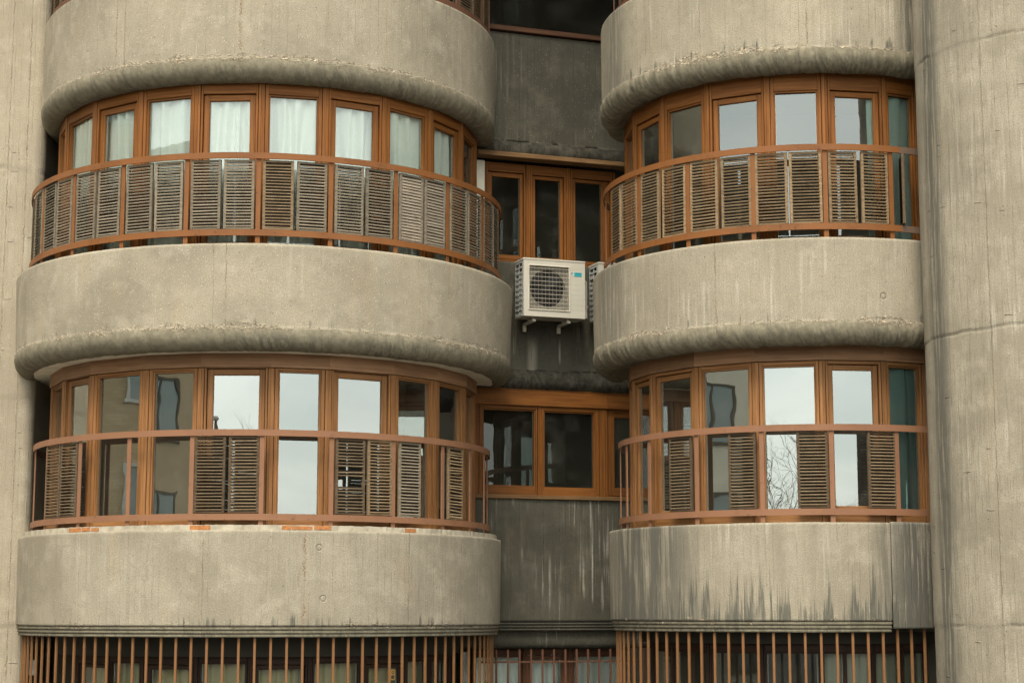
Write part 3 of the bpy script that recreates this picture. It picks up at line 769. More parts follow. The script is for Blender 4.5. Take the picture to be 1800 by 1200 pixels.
# ------------------------------------------------------------------ inside: slabs, partition, core
for zz in (1.62, 4.50, 7.55, 10.6):
    for bay, r in ((LT, 2.3), (RT, 1.78)):
        b = MB(); k = 48; n0 = len(b.v)
        for z_ in (zz, zz + .55):
            for j in range(k): t = 2 * math.pi * j / k; b.v.append((r * math.cos(t), r * math.sin(t), z_))
        b.f.append(tuple(range(k - 1, -1, -1))); b.f.append(tuple(range(k, 2 * k)))
        for j in range(k): b.f.append((j, (j + 1) % k, k + (j + 1) % k, k + j))
        b.m = [0] * len(b.f)
        b.build('floor_slab', M['slab'], building, bl((bay.x, bay.y, 0)))
b = MB(); b.box(-2.5, 1.62, .35, .5, GZ, 12.); b.build('partition_wall', M['inner'], building, bl((LT.x, LT.y, 0)))
b = MB(); b.box(-1.55, 2.2, .35, .5, GZ, 12.); b.build('partition_wall', M['inner'], building, bl((RT.x, RT.y, 0)))
b = MB(); b.box(-9, 9, 0, .4, GZ, 12.5); b.build('core_wall', mTop, building, bl((0, 23.4, 0)))
b = MB(); b.box(-1.15, 2.3, 0, .1, GZ, 12.); b.build('partition_wall', M['inner'], building, bl(rloc(0, -1.1)), RW)
for z_ in (1.5, 4.40, 7.35):
    b = MB(); b.box(-1.1, 2.1, .15, 1.05, z_, z_ + .12); b.build('floor_slab', M['slab'], building, bl(rloc()), RW)
b = MB(); b.box(-9.2, 9.2, -4.2, 2.7, 12.5, 12.8); b.build('roof', mTop, building, bl((0, 23.4, 0)))

# ------------------------------------------------------------------ columns
def column(cx, cy, rad, a0, a1, mat, joints, seed, label, shape=None):
    zs = np.arange(GZ, 12.4, .014); n = int(R(a1 - a0) * rad / .016); ang = np.radians(np.linspace(a0, a1, n))
    A, Z = np.meshgrid(ang, zs, indexing='ij'); U = A * rad
    d = .010 * fbm(U * 1.5 + seed, Z * .5) + .006 * fbm(U * 10 + seed, Z * .7) + .004 * fbm(U * 9, Z * 9 + seed)
    for k, zj in enumerate(joints):
        zz = zj + .04 * fbm(U * 1.6 + k * 9, U * 0 + seed, 3) + .035 * fbm(U * 9 + k, U * 0 + seed, 3)
        d = d - .010 * np.exp(-((Z - zz) / .011) ** 2) * np.clip(.5 + 3 * fbm(U * 4, U * 0 + k), .0, 1.2)
        d = d + .006 / (1 + np.exp(-(Z - zz) / .012))
    rr = rad + d
    P = np.stack([rr * np.sin(A), -rr * np.cos(A), Z], -1)
    o = grid_mesh('column', P, np.stack([U, Z + 60], -1), mat, building, bl((cx, cy, 0)))
    o['label'] = label; return o
mColR = concrete("column_concrete_a", 71., marks=.4, fib=.6, base=(.338, .294, .218), streak=.5, board=.25, speck=.1, roll=False, pale=.45, side=((-1.62, .24, .8),), seams=((-.9, .01, .3),))
mColL = concrete("column_concrete_b", 77., marks=.3, fib=.45, cloudy=.7, base=(.40, .345, .25), dark=(.30, .25, .18), light=(.50, .44, .33), streak=.35, board=.22, speck=.2, roll=False, pale=.3, seams=((3.0, .01, .5), (3.22, .012, .6)))
cb = R(16.72); column(18.9 * math.sin(cb), 18.9 * math.cos(cb), 1.225, -125, 125, mColR, (7.30, 4.42, 1.58), 71., 'tall round column to the right of the right bay')
# left pier: flat face with a rounded corner
def pier():
    xr, yf, rc = -5.60, 21.0, .10
    path = [(-9.0, yf)] + [(-9.0 + i * .03, yf) for i in range(1, int((xr - rc + 9.0) / .03))]
    for t in np.linspace(0, 90, 14): path.append((xr - rc + rc * math.sin(R(t)), yf + rc - rc * math.cos(R(t))))
    for i in range(1, 60): path.append((xr, yf + rc + i * .03))
    path = np.array(path); seg = np.r_[0, np.cumsum(np.linalg.norm(np.diff(path, axis=0), axis=1))]
    tn = np.gradient(path, axis=0); nr = np.stack([tn[:, 1], -tn[:, 0]], -1); nr /= np.linalg.norm(nr, axis=1)[:, None]
    zs = np.arange(GZ, 12.4, .03); U, Z = np.meshgrid(seg, zs, indexing='ij')
    d = .010 * fbm(U * 1.5 + 3, Z * .5) + .005 * fbm(U * 10, Z * .7) + .004 * fbm(U * 9, Z * 9)
    for k, zj in enumerate((6.95, 4.24, 1.52)):
        zz = zj + .22 * fbm(U * 1.2 + k * 9, U * 0 + 3, 3)
        d = d - .014 * np.exp(-((Z - zz) / .014) ** 2) * np.clip(.6 + 2 * fbm(U * 4, U * 0 + k), .15, 1.2)
        d = d + .008 / (1 + np.exp(-(Z - zz) / .012))
    P = np.stack([path[:, None, 0] + d * nr[:, None, 0], path[:, None, 1] + d * nr[:, None, 1], Z], -1)
    P[..., 1] -= 21.0; P[..., 2] -= GZ
    o = grid_mesh('pier', P, np.stack([U, Z + 60], -1), mColL, building); o['label'] = 'pale flat pier at the left edge'
pier()
# white waste pipe in the gap by the left pier
b = MB(); b.tube([(-5.50, 21.75, GZ), (-5.50, 21.75, 12)], .022, 10); b.build('drainpipe', M['pipe'], building, bl((0, 0, 0)), smooth=True)
b = MB(); b.cbox(-5.62, -5.50, 21.2, 21.3, 1.0, 1.18, .008); b.cbox(-5.58, -5.555, 21.23, 21.26, 1.18, 1.5, .003); b.build('junction_box', M['pipe'], building, bl((0, 0, 0)))

# ------------------------------------------------------------------ railings
def railing(bay, r, zb, zt, zbase, posts, a0, a1, mat, label, hb=.066, endmat=None, rust_end=None, pw=.05):
    t = thing('balcony_railing', label, 'railing', (bay.x, bay.y, zbase), 0, 'curved balcony railings of the bays')
    lo = (0, 0, -zbase)
    ring_bar(bay, r - .016, r, zt - hb, zt, a0, a1, mat, 'top_rail', t, 1.0, loc=lo)
    ring_bar(bay, r - .016, r, zb - hb, zb, a0, a1, mat, 'bottom_rail', t, 1.0, loc=lo)
    if rust_end:
        ring_bar(bay, r - .02, r + .003, zt - hb - .004, zt - .002, rust_end[0], rust_end[1], M['bare_metal'], 'splice_plate', t, 1., loc=lo)
        ring_bar(bay, r - .02, r + .003, zb - hb - .004, zb - .002, rust_end[0], rust_end[1], M['bare_metal'], 'splice_plate', t, 1., loc=lo)
    for a in posts:
        b = MB(); b.cbox(-pw / 2, pw / 2, 0, .014, zbase, zt - hb * .5, .002)
        p = (r - .019) * math.sin(R(a)), -(r - .019) * math.cos(R(a))
        b.build('post', mat, t, (p[0], p[1], -zbase), R(a))
    return t
PL1 = [-90.3 + 15.9 * i for i in range(13)]
PR1 = [-97.6, -78.5, -59.4, -40.1, -20.7, -1.4, 17.0]
PL2 = [-72.9, -57.1, -40.6, -24.8, -8.9, 7, 22.9, 38.8, 55, 68.3, 80.5, 96]
PR2 = [-95, -78.6, -61.6, -41.3, -20.7, -1.0, 18.5]
railing(LT, 2.785, 5.682, 6.509, 5.50, PL1, -100, 112, M['rail_up'], 'orange-red curved railing of the upper left balcony, filled with shutters all round')
railing(RT, 2.238, 5.682, 6.520, 5.50, PR1, -108, 32, M['rail_up'], 'orange-red curved railing of the upper right balcony, ending in a dark splice by the column', rust_end=(19.5, 34))
railing(LT, 2.655, 2.723, 3.595, 2.59, PL2, -100, 112, M['rail_lo'], 'pinkish faded railing of the lower left balcony above the bare bricks')
railing(RT, 2.088, 2.760, 3.620, 2.60, PR2, -108, 32, M['rail_lo'], 'pinkish faded railing of the lower right balcony above the black drip stains')
railing(LT, 2.66, 8.62, 9.45, 8.53, [-84, -68, -52, -36, -20, -4, 12, 28, 44, 60, 76, 92], -100, 100, M['rail_top'], 'dull brown railing at the top edge of the photo above the left bay')
railing(RT, 2.12, 8.62, 9.45, 8.48, [-97, -78.5, -59.4, -40, -20, 0, 18], -108, 32, M['rail_top'], 'dull brown railing at the top edge of the photo above the right bay')

# ------------------------------------------------------------------ louvred shutters
SH_N = [0]
FRAME_OF = {'weathered_slat_wood': M['fr_grey'], 'tan_slat_wood': M['fr_tan'], 'brown_slat_wood': M['fr_brown'], 'ash_grey_slat_wood': M['slat_ash']}
def shutter(bay, r, a0, a1, z0, z1, mat, label, tilt=50, n=None, seed=None, stile=.030, wob=.0, slatd=.045, missing=(), yaw=0., lean=0., fs=.014, group='louvred shutters on the balcony railings'):
    SH_N[0] += 1; rnd = random.Random(SH_N[0] * 7 + 3)
    m, w, rz = facet(bay, a0, a1, r)
    t = thing('louvred_shutter', label, 'shutter', (m.x, m.y, z0), rz + R(yaw), group)
    t.rotation_euler = (0, R(lean + rnd.uniform(-.35, .35)), rz + R(yaw))
    H = z1 - z0; h = w / 2
    f = MB()
    f.cbox(-h, -h + stile, -.014, .016, 0, H, .003); f.cbox(h - stile, h, -.014, .016, 0, H, .003)
    f.cbox(-h + stile, h - stile, -.010, .012, 0, .024, .002); f.cbox(-h + stile, h - stile, -.010, .012, H - .024, H, .002)
    f.build('shutter_frame', FRAME_OF.get(mat.name, mat), t)
    s = MB(); n = n or int((H - .05) / .0328)
    for i in range(n):
        if i in missing: continue
        zc = .025 + (H - .05) * (i + .5) / n
        T = tilt + rnd.gauss(0, 1.2 + wob * 5); roll = rnd.gauss(0, .12 + wob * .6)
        mt = Matrix.Translation((0, 0, zc + rnd.gauss(0, .0004 + wob * .0012))) @ Matrix.Rotation(R(roll), 4, 'Y') @ Matrix.Rotation(R(T), 4, 'X')
        e0 = -slatd / 2; hw = h - stile + .004
        s.box(-hw, hw, e0, e0 + fs * rnd.uniform(.85, 1.15), -.005, .005, 0, mt)
        s.box(-hw, hw, e0 + fs * .8, slatd / 2, -.0035, .0035, 1, mt)
    s.build('louvre_slats', [mat, M['slat_dark']], t)
    return t
ORD = ['first', 'second', 'third', 'fourth', 'fifth', 'sixth', 'seventh', 'eighth', 'ninth', 'tenth', 'eleventh', 'twelfth', 'thirteenth', 'fourteenth', 'fifteenth', 'sixteenth', 'seventeenth', 'eighteenth', 'nineteenth', 'twentieth', 'twenty-first', 'twenty-second', 'twenty-third', 'last']
# upper left balcony: two per bay, all the way round
sp_ = {9: ('slat_warm', 68, 'pale thin-slatted shutter with brown gaps, at the middle of the upper left railing'), 13: ('slat_ash', 26, None), 14: ('slat_ash', 30, None)}
lst = []
for i in range(12):
    p = PL1[i]
    for (d0, d1) in ((.95, 7.7), (8.35, 15.05)):
        if p + d0 > -84 and p + d1 < 88: lst.append((p + d0, p + d1))
n_all = len(lst)
mid = min(range(n_all), key=lambda i: abs(lst[i][0] - 6.05))
rowL1 = {mid: ('slat_warm', 72, .2, 'pale shutter with wide brown gaps between thin slats, mid upper left railing'),
         mid + 1: ('slat_grey', 46, .3, 'dark-gapped shutter just right of the pale wide-gapped one, upper left railing'),
         mid + 4: ('slat_ash', 68, .3, 'ash-grey nearly closed shutter with dark blotches, left of its pair'),
         mid + 5: ('slat_ash', 66, .5, 'ash-grey nearly closed shutter, upper left railing, right one of its pair')}
for i, (a0, a1) in enumerate(lst):
    fs_ = .026 if i in (mid + 4, mid + 5) else .007 if i == mid else .0135
    mt_, tl, wb, lb = rowL1.get(i, ('slat_grey', 38 + (i * 37 % 8), .25 + .35 * ((i * 5) % 3 == 0), None))
    if i == mid: tl = 62
    if lb is None: lb = 'weathered grey-brown shutter, %s from the left on the upper left railing' % ORD[i]
    shutter(LT, 2.752, a0, a1, 5.688, 6.435, M[mt_], lb, tl, wob=wb, fs=fs_)
# upper right balcony
lst = [(-96.5, -88.5), (-87.5, -79.4), (-78.2, -70.4), (-69.2, -60.4), (-58.5, -50.6), (-49.3, -40.9), (-39.4, -30.8), (-29.7, -21.2), (-20.1, -11.35), (-10.85, -2.2), (-.5, 7.3), (8.4, 16.1)]
lst = [q for q in lst if q[0] > -80]
for i, (a0, a1) in enumerate(lst):
    shutter(RT, 2.205, a0, a1, 5.688, 6.445, M['slat_warm'], 'tan louvred shutter, %s from the left on the upper right railing' % ORD[i], 28 + (i * 29 % 5), wob=.2 + .3 * (i % 4 == 1), slatd=.050, fs=.009)
shutter(RT, 2.16, 17.6, 25.2, 5.70, 6.44, M['slat_brown'], 'dark shutter folded nearly edge-on behind the last post of the upper right railing', 40, yaw=62, lean=-1.)
# lower left balcony
ll = [(-66.0, -57.9, 'slat_brown', 28, .3, 'narrow brown shutter at the far left of the lower left railing', ()), (-57.0, -49.2, 'slat_brown', 28, .3, 'brown shutter, left half of the far-left pair on the lower left railing', ()),
      (-48.8, -41.6, 'slat_brown', 28, .5, 'brown shutter, right half of the far-left pair on the lower left railing', ()),
      (-8.3, -1.2, 'slat_brown', 28, .25, 'left shutter of the brown pair beside the bright narrow pane, lower left railing', ()),
      (-.4, 6.5, 'slat_brown', 28, .25, 'right shutter of the brown pair beside the bright narrow pane, lower left railing', ()),
      (23.9, 31.2, 'slat_brown', 28, .5, 'broken brown shutter with missing slats and a hole, lower left railing', (8, 9, 10, 13)),
      (31.9, 38.4, 'slat_warm', 30, .4, 'brown shutter just right of the broken one with the hole, lower left railing', ()),
      (40.4, 47.1, 'slat_grey', 56, .3, 'grey half-closed shutter standing alone before a dark pane, lower left railing', ()),
      (57.2, 63.9, 'slat_warm', 46, 2.2, 'shutter with crooked slats at the right end of the lower left railing', ())]
for a0, a1, mt_, tl, wb, lb, ms in ll[1:]:
    shutter(LT, 2.625, a0, a1, 2.73, 3.525, M[mt_], lb, tl, wob=wb, missing=ms, slatd=.05, fs=.011)
# lower right balcony: one per bay
for (a0, a1), lb in zip([(-52.0, -43.0), (-30.8, -22.4), (-10.7, -1.9), (9.4, 18.2)],
                        ['narrowest brown shutter on the lower right railing, farthest from the column', 'brown shutter before the pale building reflection, lower right railing', 'brown shutter between two bright panes on the lower right railing', 'brown shutter nearest the round column on the lower right railing']):
    shutter(RT, 2.055, a0, a1, 2.768, 3.55, M['slat_brown'], lb, 30, wob=.2, slatd=.05, fs=.011)
# top edge of the photo
for i, (a0, a1) in enumerate([(61, 67.6), (68.4, 75), (77, 84)]):
    shutter(LT, 2.63, a0, a1, 8.63, 9.38, M['slat_brown'], 'dark shutter cut off by the top edge, left of the recess, %s from left' % ORD[i], 44)
shutter(LT, 2.63, -66.8, -60, 8.63, 9.38, M['slat_brown'], 'dark shutter at the top left corner above the left bay', 44)
for i, (a0, a1) in enumerate([(-77.6, -69), (-68, -60.3)]):
    shutter(RT, 2.09, a0, a1, 8.63, 9.38, M['slat_brown'], 'dark shutter cut off by the top edge, right of the recess, %s from left' % ORD[i], 44)

# ------------------------------------------------------------------ window grilles of bars
def grille(bay, r, angs, z0, z1, label, rails):
    t = thing('window_grille', label, 'window grille', (bay.x, bay.y, GZ), 0, 'rusty bar grilles over the ground-floor windows')
    b = MB(); b.cbox(-.013, .013, 0, .02, z0, z1, .003); src = None
    for a in angs:
        if src is None: src = b.build('bar', M['grille'], t)
        o = src if a == angs[0] else src.copy()
        if o is not src: C.objects.link(o); o.parent = t
        o.location = (r * math.sin(R(a)), -r * math.cos(R(a)), -GZ); o.rotation_euler = (0, 0, R(a))
    for zr in rails:
        ring_bar(bay, r - .035, r - .012, zr - .02, zr, angs[0], angs[-1], M['grille'], 'cross_rail', t, 1., loc=(0, 0, -GZ))
    return t
grille(LT, 2.70, [-87 + 3.455 * i for i in range(54)], -.9, 1.50, 'long curved rust-orange bar grille under the left bay', (1.498, -.7))
grille(RT, 2.13, [-95 + 4.27 * i for i in range(30)], -.9, 1.56, 'curved rust-orange bar grille under the right bay', (-.7,))
t = thing('window_grille', 'flat rust-brown bar grille in the shadowed recess between the bays', 'window grille', rloc(0, .06, GZ), RW, 'rusty bar grilles over the ground-floor windows')
b = MB(); b.cbox(-.011, .011, 0, .02, -.9, 1.285, .003); src = b.build('bar', M['rail_top'], t, (-.36, 0, -GZ))
for i in range(1, 15):
    o = src.copy(); C.objects.link(o); o.parent = t; o.location = (-.36 + .1455 * i, 0, -GZ)
b = MB(); b.cbox(-.4, 1.7, .021, .035, 1.13, 1.15, .002); b.build('cross_rail', M['rail_top'], t, (0, 0, -GZ))

# ------------------------------------------------------------------ curtains inside
def curtain(bay, r, a0, a1, z0, z1, mat, label, wave=.034, freq=34, seed=0, group=None):
    n = int((a1 - a0) * 5); m_ = 16
    ang = np.radians(np.linspace(a0, a1, n)); zz = np.linspace(z0, z1, m_)
    A, Z = np.meshgrid(ang, zz, indexing='ij')
    s = A * r
    d = wave * np.sin(s * freq + 3 * fbm(s * 2 + seed, Z * .3) * 4) + wave * .8 * fbm(s * 9 + seed, Z * .5)
    rr = r + d
    P = np.stack([rr * np.sin(A), -rr * np.cos(A), Z - z0], -1)
    o = grid_mesh('curtain', P, np.stack([s, Z], -1), mat, None, (bay.x, bay.y, z0))
    tag(o, label, 'curtain', group); return o
curtain(LT, 2.37, -72, -.5, 5.40, 7.45, M['curtain_w'], 'white sheer curtain across the left half of the upper left bay windows', seed=1)
curtain(LT, 2.365, -1.5, 76, 5.40, 7.45, M['curtain_w'], 'white sheer curtain across the right half of the upper left bay windows', seed=5)
curtain(RT, 1.90, 14.6, 17.9, 5.40, 7.45, M['curtain_t'], 'teal curtain gathered at the edge of a grey reflecting pane, upper right bay', seed=3)
curtain(RT, 1.87, 19, 37, 5.40, 7.45, M['curtain_t'], 'teal curtain filling the window beside the round column, upper right bay', seed=8)
curtain(RT, 1.86, 15.5, 34, 2.60, 4.45, M['curtain_d'], 'dark teal curtain beside the round column, lower right bay', seed=12)
curtain(LT, 2.08, -54, 66, -.8, 1.22, M['curtain_c'], 'cream curtain behind the bars under the left bay', .02, 30, 15)
curtain(RT, 1.66, -6, 36, -.8, 1.38, M['curtain_g'], 'grey-green curtain behind the bars under the right bay', .02, 30, 18)
cu = np.linspace(-.45, 1.7, 200); Uc, Zc = np.meshgrid(cu, np.linspace(0, 1.9, 6), indexing='ij')
Pc = np.stack([Uc, .02 * np.sin(Uc * 40 + 3 * fbm(Uc * 3, Zc)), Zc], -1)
o = grid_mesh('curtain', Pc, np.stack([Uc, Zc], -1), M['curtain_w'], None, rloc(0, -.5, -.65), RW); tag(o, 'pale curtain behind the flat grille in the recess', 'curtain')

# warning sticker on a ground-floor pane
m, w, rz = facet(LT, 36.4, 52, 2.25)
s = MB(); s.box(-.03, .03, .0, .002, 0, .11, 0); s.box(-.022, .022, -.001, .0, .012, .05, 1); s.disc((0, .08), .008, .018, -.001, 20, 1)
st = s.build('warning_sticker', [M['sticker_y'], M['sticker_d']], None, (m.x + .06 * math.cos(rz), m.y + .06 * math.sin(rz), 1.0), rz)
st.location = (m.x + .07 * math.cos(rz) - .033 * -math.sin(rz) * 1, m.y + .07 * math.sin(rz) + .033 * math.cos(rz), 1.0)
tag(st, 'small orange sticker on a curtained pane behind the bars', 'sticker')

# ------------------------------------------------------------------ air conditioners
def air_conditioner(loc, rz, label, badge=True):
    """origin: bottom front left corner region; local x width, -y street"""
    t = thing('air_conditioner', label, 'air conditioner', loc, rz, 'air conditioners on the recess wall')
    W, D, H = .79, .30, .70
    c = MB()
    # front panel with square opening
    gx0, gx1, gz0, gz1 = .072, .577, .088, .612
    c.box(0, gx0, 0, .03, .012, H - .02); c.box(gx1, W, 0, .03, .012, H - .02)
    c.box(gx0, gx1, .0, .03, .012, gz0); c.box(gx0, gx1, 0, .03, gz1, H - .02)
    c.cbox(-.006, W + .006, -.006, D, H - .02, H + .004, .006)          # lid
    c.box(.01, W - .01, .031, D, .012, .03); c.box(W - .012, W, .03, D, .012, H - .02); c.box(.012, W - .012, D - .012, D, .03, H - .02)
    c.box(0, W, .0, D, 0, .0119)
    for i in range(9):                                                    # pressed lines on the right
        z_ = .10 + i * .062
        if abs(z_ - .535) > .03: c.box(gx1 + .02, W - .02, -.0015, .0, z_, z_ + .003)
    c.build('casing', M['ac_white'], t)
    f = MB()                                                              # raised frame round the opening
    f.cbox(gx0 - .014, gx0, -.012, .0, gz0 - .014, gz1 + .014, .003); f.cbox(gx1, gx1 + .014, -.012, .0, gz0 - .014, gz1 + .014, .003)
    f.cbox(gx0, gx1, -.012, .0, gz0 - .014, gz0, .003); f.cbox(gx0, gx1, -.012, .0, gz1, gz1 + .014, .003)
    for i in range(10):
        z_ = gz0 + (gz1 - gz0) * (i + .5) / 10; f.tube([(gx0, -.010, z_), (gx1, -.010, z_)], .0026, 6)
    for i in range(11):
        x_ = gx0 + (gx1 - gx0) * (i + .5) / 11; f.tube([(x_, -.005, gz0), (x_, -.005, gz1)], .0009, 5)
    for i in range(40):
        z_ = gz0 + (gz1 - gz0) * (i + .5) / 40; f.box(gx0, gx1, -.0035, -.0025, z_ - .0008, z_ + .0008, 1)
    f.build('fan_guard', [M['ac_wire'], M['ac_fan']], t)
    cx, cz = .318, .352
    s = MB(); k = 48; n0 = len(s.v)                                       # shroud plate with round hole
    s.disc((cx, cz), .225, .42, .034, k)
    for i, q in enumerate(s.v): s.v[i] = (min(max(q[0], gx0 - .02), gx1 + .02), q[1], min(max(q[2], gz0 - .02), gz1 + .02))
    for j in range(k):
        a, b_ = 2 * math.pi * j / k, 2 * math.pi * (j + 1) / k
        s.quad([(cx + .225 * math.cos(a), .034, cz + .225 * math.sin(a)), (cx + .225 * math.cos(b_), .034, cz + .225 * math.sin(b_)), (cx + .225 * math.cos(b_), .10, cz + .225 * math.sin(b_)), (cx + .225 * math.cos(a), .10, cz + .225 * math.sin(a))])
    s.build('fan_shroud', M['ac_dust'], t)
    fn = MB()
    fn.disc((cx, cz), 0.001, .055, .06, 24)
    for q in range(4):
        base = q * math.pi / 2 + .4
        for j in range(8):
            a0, a1 = base + j * .13, base + (j + 1) * .13; y0, y1 = .05 + j * .006, .056 + j * .006
            fn.quad([(cx + .055 * math.cos(a0), y0, cz + .055 * math.sin(a0)), (cx + .215 * math.cos(a0), y0, cz + .215 * math.sin(a0)), (cx + .215 * math.cos(a1), y1, cz + .215 * math.sin(a1)), (cx + .055 * math.cos(a1), y1, cz + .055 * math.sin(a1))])
    fn.build('fan', M['ac_fan'], t)
    d = MB(); d.box(.013, W - .013, .12, .2, .031, H - .021); d.build('coil', M['ac_dark'], t)
    # ventilated left side
    l = MB(); l.box(0, .012, .03, .06, .012, H - .02); l.box(0, .012, D - .02, D, .012, H - .02); l.box(0, .012, .155, .172, .012, H - .02)
    for i in range(11):
        z_ = .012 + (H - .06) * i / 10; l.box(-.004, .011, .06, .155, z_, z_ + .020); l.box(-.004, .011, .172, D - .02, z_, z_ + .020)
    for i in range(10):
        z_ = .03 + (H - .06) * i / 10; 
        if i < 8: l.box(.004, .008, .062, .153, z_, z_ + .05)
        if i not in (7, 9): l.box(.005, .009, .174, D - .022, z_, z_ + .05)
    l.build('side_vent', M['ac_grey'], t)
    v = MB(); v.cbox(W + .001, W + .07, .10, D, .02, .47, .008)
    v.quad([(W + .001, .10, .47), (W + .07, .10, .47), (W + .03, .16, .53), (W + .001, .16, .53)]); v.quad([(W + .07, .10, .47), (W + .07, D, .47), (W + .03, D, .53), (W + .03, .16, .53)])
    v.build('valve_cover', M['ac_white'], t)
    if badge:
        g_ = MB(); g_.box(.650, .745, -.004, -.001, .512, .560, 0)
        for i, zz in enumerate((.549, .541)): g_.box(.668 + i * .006, .728, -.0048, -.004, zz, zz + .003, 1)
        g_.box(.606, .650, -.0035, -.001, .512, .560, 2)
        g_.quad([(.611, -.0042, .556), (.638, -.0042, .556), (.611, -.0042, .522)], 3)
        g_.quad([(.613, -.0050, .550), (.628, -.0050, .550), (.618, -.0050, .538)], 4)
        g_.build('badge', [M['teal'], M['badge_dark'], M['ac_white'], M['teal'], M['badge_dark']], t)
    for x_ in (.155, .60):
        k_ = MB(); k_.cbox(x_ - .02, x_ + .02, -.0 + .05, D + .11, -.055, -.028, .004)
        k_.cbox(x_ - .022, x_ + .022, D + .085, D + .115, -.13, -.056, .004)
        k_.tube([(x_, .10, -.0279), (x_, .10, -.001)], .016, 10); k_.tube([(x_, .24, -.0279), (x_, .24, -.001)], .016, 10)
        k_.build('bracket', M['ac_wire'], t)
    return t
p = rloc(-.03, .50, 5.215)
air_conditioner(p, RW, 'white outdoor air conditioner with round fan and teal badge on the dark recess wall')
p = rloc(.96, .44, 5.235)
air_conditioner(p, RW, 'second air conditioner, mostly hidden behind the rounded parapet of the right bay', False)
b = MB()
b.tube([rloc(.885, .25, 5.42), rloc(.89, .2, 5.36), rloc(.89, .1, 5.33), rloc(.89, -.03, 5.32)], .014, 8)
o = b.build('refrigerant_pipe', M['pipe'], None, (0, 0, 0), smooth=True); tag(o, 'short insulated pipe running from the air conditioner into the recess wall', 'pipe')

# ------------------------------------------------------------------ street and what the panes reflect
def sheet(name, x0, x1, y0, y1, z, mat):
    b = MB(); b.quad([(x0, y0, z), (x1, y0, z), (x1, y1, z), (x0, y1, z)]); o = b.build(name, mat); tag(o, kind='structure'); return o
sheet('ground', -1500, 1500, -1500, 1500, GZ - .15, M['ground'])
sheet('road', -300, 300, -7, 6, GZ - .146, M['asphalt'])
b = MB(); b.box(-300, 300, 6, 24, GZ - .15, GZ - .0); o = b.build('pavement', M['ground']); tag(o, kind='structure')
b = MB()
for i in range(-20, 20): b.quad([(i * 6, -.6, GZ - .142), (i * 6 + 3, -.6, GZ - .142), (i * 6 + 3, -.45, GZ - .142), (i * 6, -.45, GZ - .142)])
o = b.build('lane_marking', M['line']); tag(o, kind='structure')

def house(name, x, y0, y1, h, mat, label, cols, rows, wmat, dx=9., arch=False):
    """a block whose street face is the plane x, running from y0 to y1"""
    t = thing(name, label, 'building', (x, (y0 + y1) / 2, GZ))
    L_ = y1 - y0; b = MB(); b.box(-dx, 0, -L_ / 2, L_ / 2, 0, h); b.build('wall', mat, t)
    b = MB(); b.box(-dx - .2, .25, -L_ / 2 - .1, L_ / 2 + .1, h, h + .3); b.build('roof', M['slab'], t)
    for i in range(cols):
        for j in range(rows):
            yc = -L_ / 2 + L_ * (i + .5) / cols; zc = 1.6 + j * 2.9
            f = MB(); f.box(.0, .06, yc - .75, yc + .75, zc - .08, zc); f.box(0, .05, yc - .72, yc - .64, zc, zc + 1.5); f.box(0, .05, yc + .64, yc + .72, zc, zc + 1.5); f.box(0, .05, yc - .72, yc + .72, zc + 1.5, zc + 1.58); f.box(0, .05, yc - .03, yc + .03, zc, zc + 1.5)
            w_ = f.build('window', wmat, t)
            p_ = MB(); p_.box(.001, .02, yc - .63, yc + .63, zc, zc + 1.5); p_.build('pane', M['hpane'], w_)
M['hpane'] = flat("far_pane", (.20, .24, .23), .15, .1, 2., .6)
M['brickwall'] = masonry("tan_brickwork", (.50, .37, .21), (.42, .30, .17), (.36, .31, .22))
M['palewall'] = flat("pale_render", (.66, .60, .48), .9, .12, 1.)
M['ochrewall'] = flat("ochre_render", (.46, .35, .22), .9, .15, 1.)
house('brick_house', -22, 10, 22, 17, M['brickwall'], 'tan brick block seen only as a reflection in the lower left windows', 4, 5, M['pipe'])
house('rendered_house', -22, .6, 9.6, 13, M['palewall'], 'pale rendered block seen only as a reflection in the lower right windows', 3, 4, M['inner'])
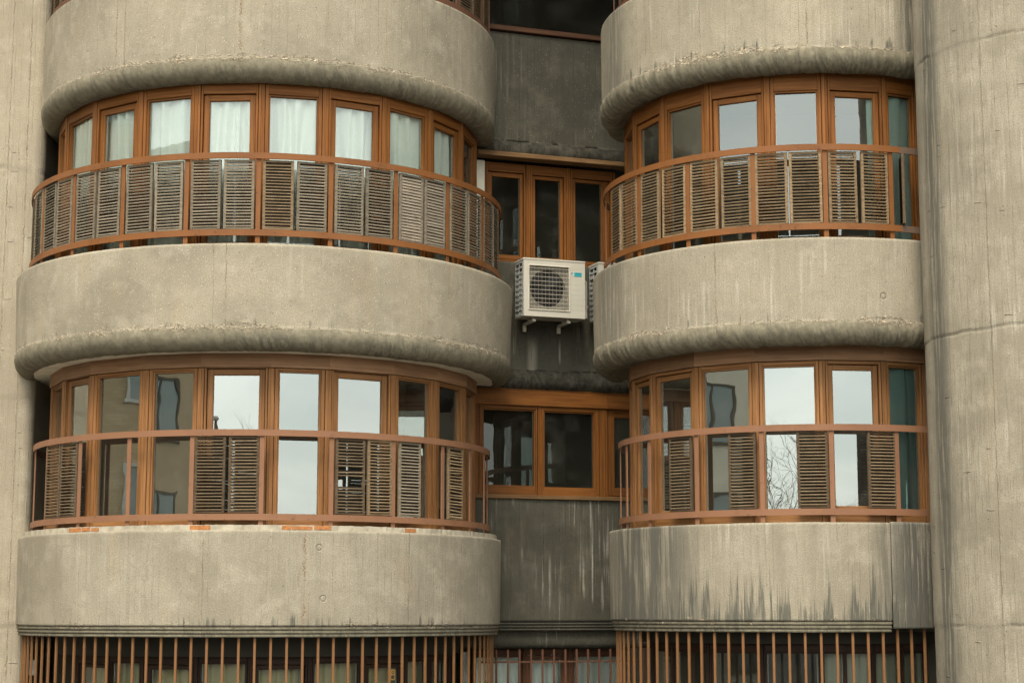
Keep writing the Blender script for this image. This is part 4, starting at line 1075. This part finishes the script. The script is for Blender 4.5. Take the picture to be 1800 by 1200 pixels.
house('ochre_house', -22, -7, .4, 15, M['ochrewall'], 'ochre block seen only as a reflection in a lower left window', 3, 4, M['inner'])

M['bark'] = flat("bark", (.40, .36, .29), .95, .3, 8.)
def bare_tree(x, y, h, seed, label):
    t = thing('bare_tree', label, 'tree', (x, y, GZ), 0, 'bare street trees across the road')
    rnd = random.Random(seed); b = MB(); tr = MB()
    tr.tube([(0, 0, 0), (.04, .02, h * .15), (.0, .05, h * .3)], [h * .024, h * .02, h * .017], 8); tr.build('trunk', M['bark'], t, smooth=True)
    def grow(p, d, l, r, dep):
        q = p + d * l * .5 + Vector((rnd.gauss(0, .04), rnd.gauss(0, .04), 0)) * l; e = q + (d + Vector((0, 0, .12))).normalized() * l * .5
        b.tube([p, q, e], [r, r * .85, r * .65], 5 if dep > 2 else 3, cap=False)
        if dep == 0: return
        for k in range(3 if dep > 1 else 5):
            nd = (d + Vector((rnd.gauss(0, .5), rnd.gauss(0, .5), rnd.gauss(.1, .3)))).normalized()
            grow(e if k else q, nd, l * rnd.uniform(.62, .84), r * .58, dep - 1)
    for k in range(4):
        a = k * 1.6 + rnd.random(); grow(Vector((0, .05, h * .3)), Vector((math.cos(a) * .45, math.sin(a) * .45, 1)).normalized(), h * .25, h * .007, 5)
    b.build('crown', M['bark'], t)
bare_tree(-4.4, -14, 5.9, 3, 'bare tree reflected faintly in a bright lower right pane')
bare_tree(-6.9, -15, 7.8, 5, 'smaller bare tree reflected beside the street lamp in a lower left pane')
bare_tree(16.0, -12, 6.6, 9, 'bare tree reflected in the pane next to the teal curtain, lower right')
t = thing('street_lamp', 'slender street lamp with a globe head, seen as a reflection in a lower left pane', 'street lamp', (-7.9, -12, GZ))
b = MB(); b.tube([(0, 0, 0), (0, 0, 1), (0, 0, 8.2)], [.09, .07, .05], 10); b.build('pole', M['bare_metal'], t, smooth=True)
b = MB(); b.tube([(0, 0, 8.2 + .12 * (1 - math.cos(q))) for q in np.linspace(.3, 2.9, 9)], [.12 * math.sin(q) for q in np.linspace(.3, 2.9, 9)], 16); b.build('lamp_head', M['pipe'], t, smooth=True)
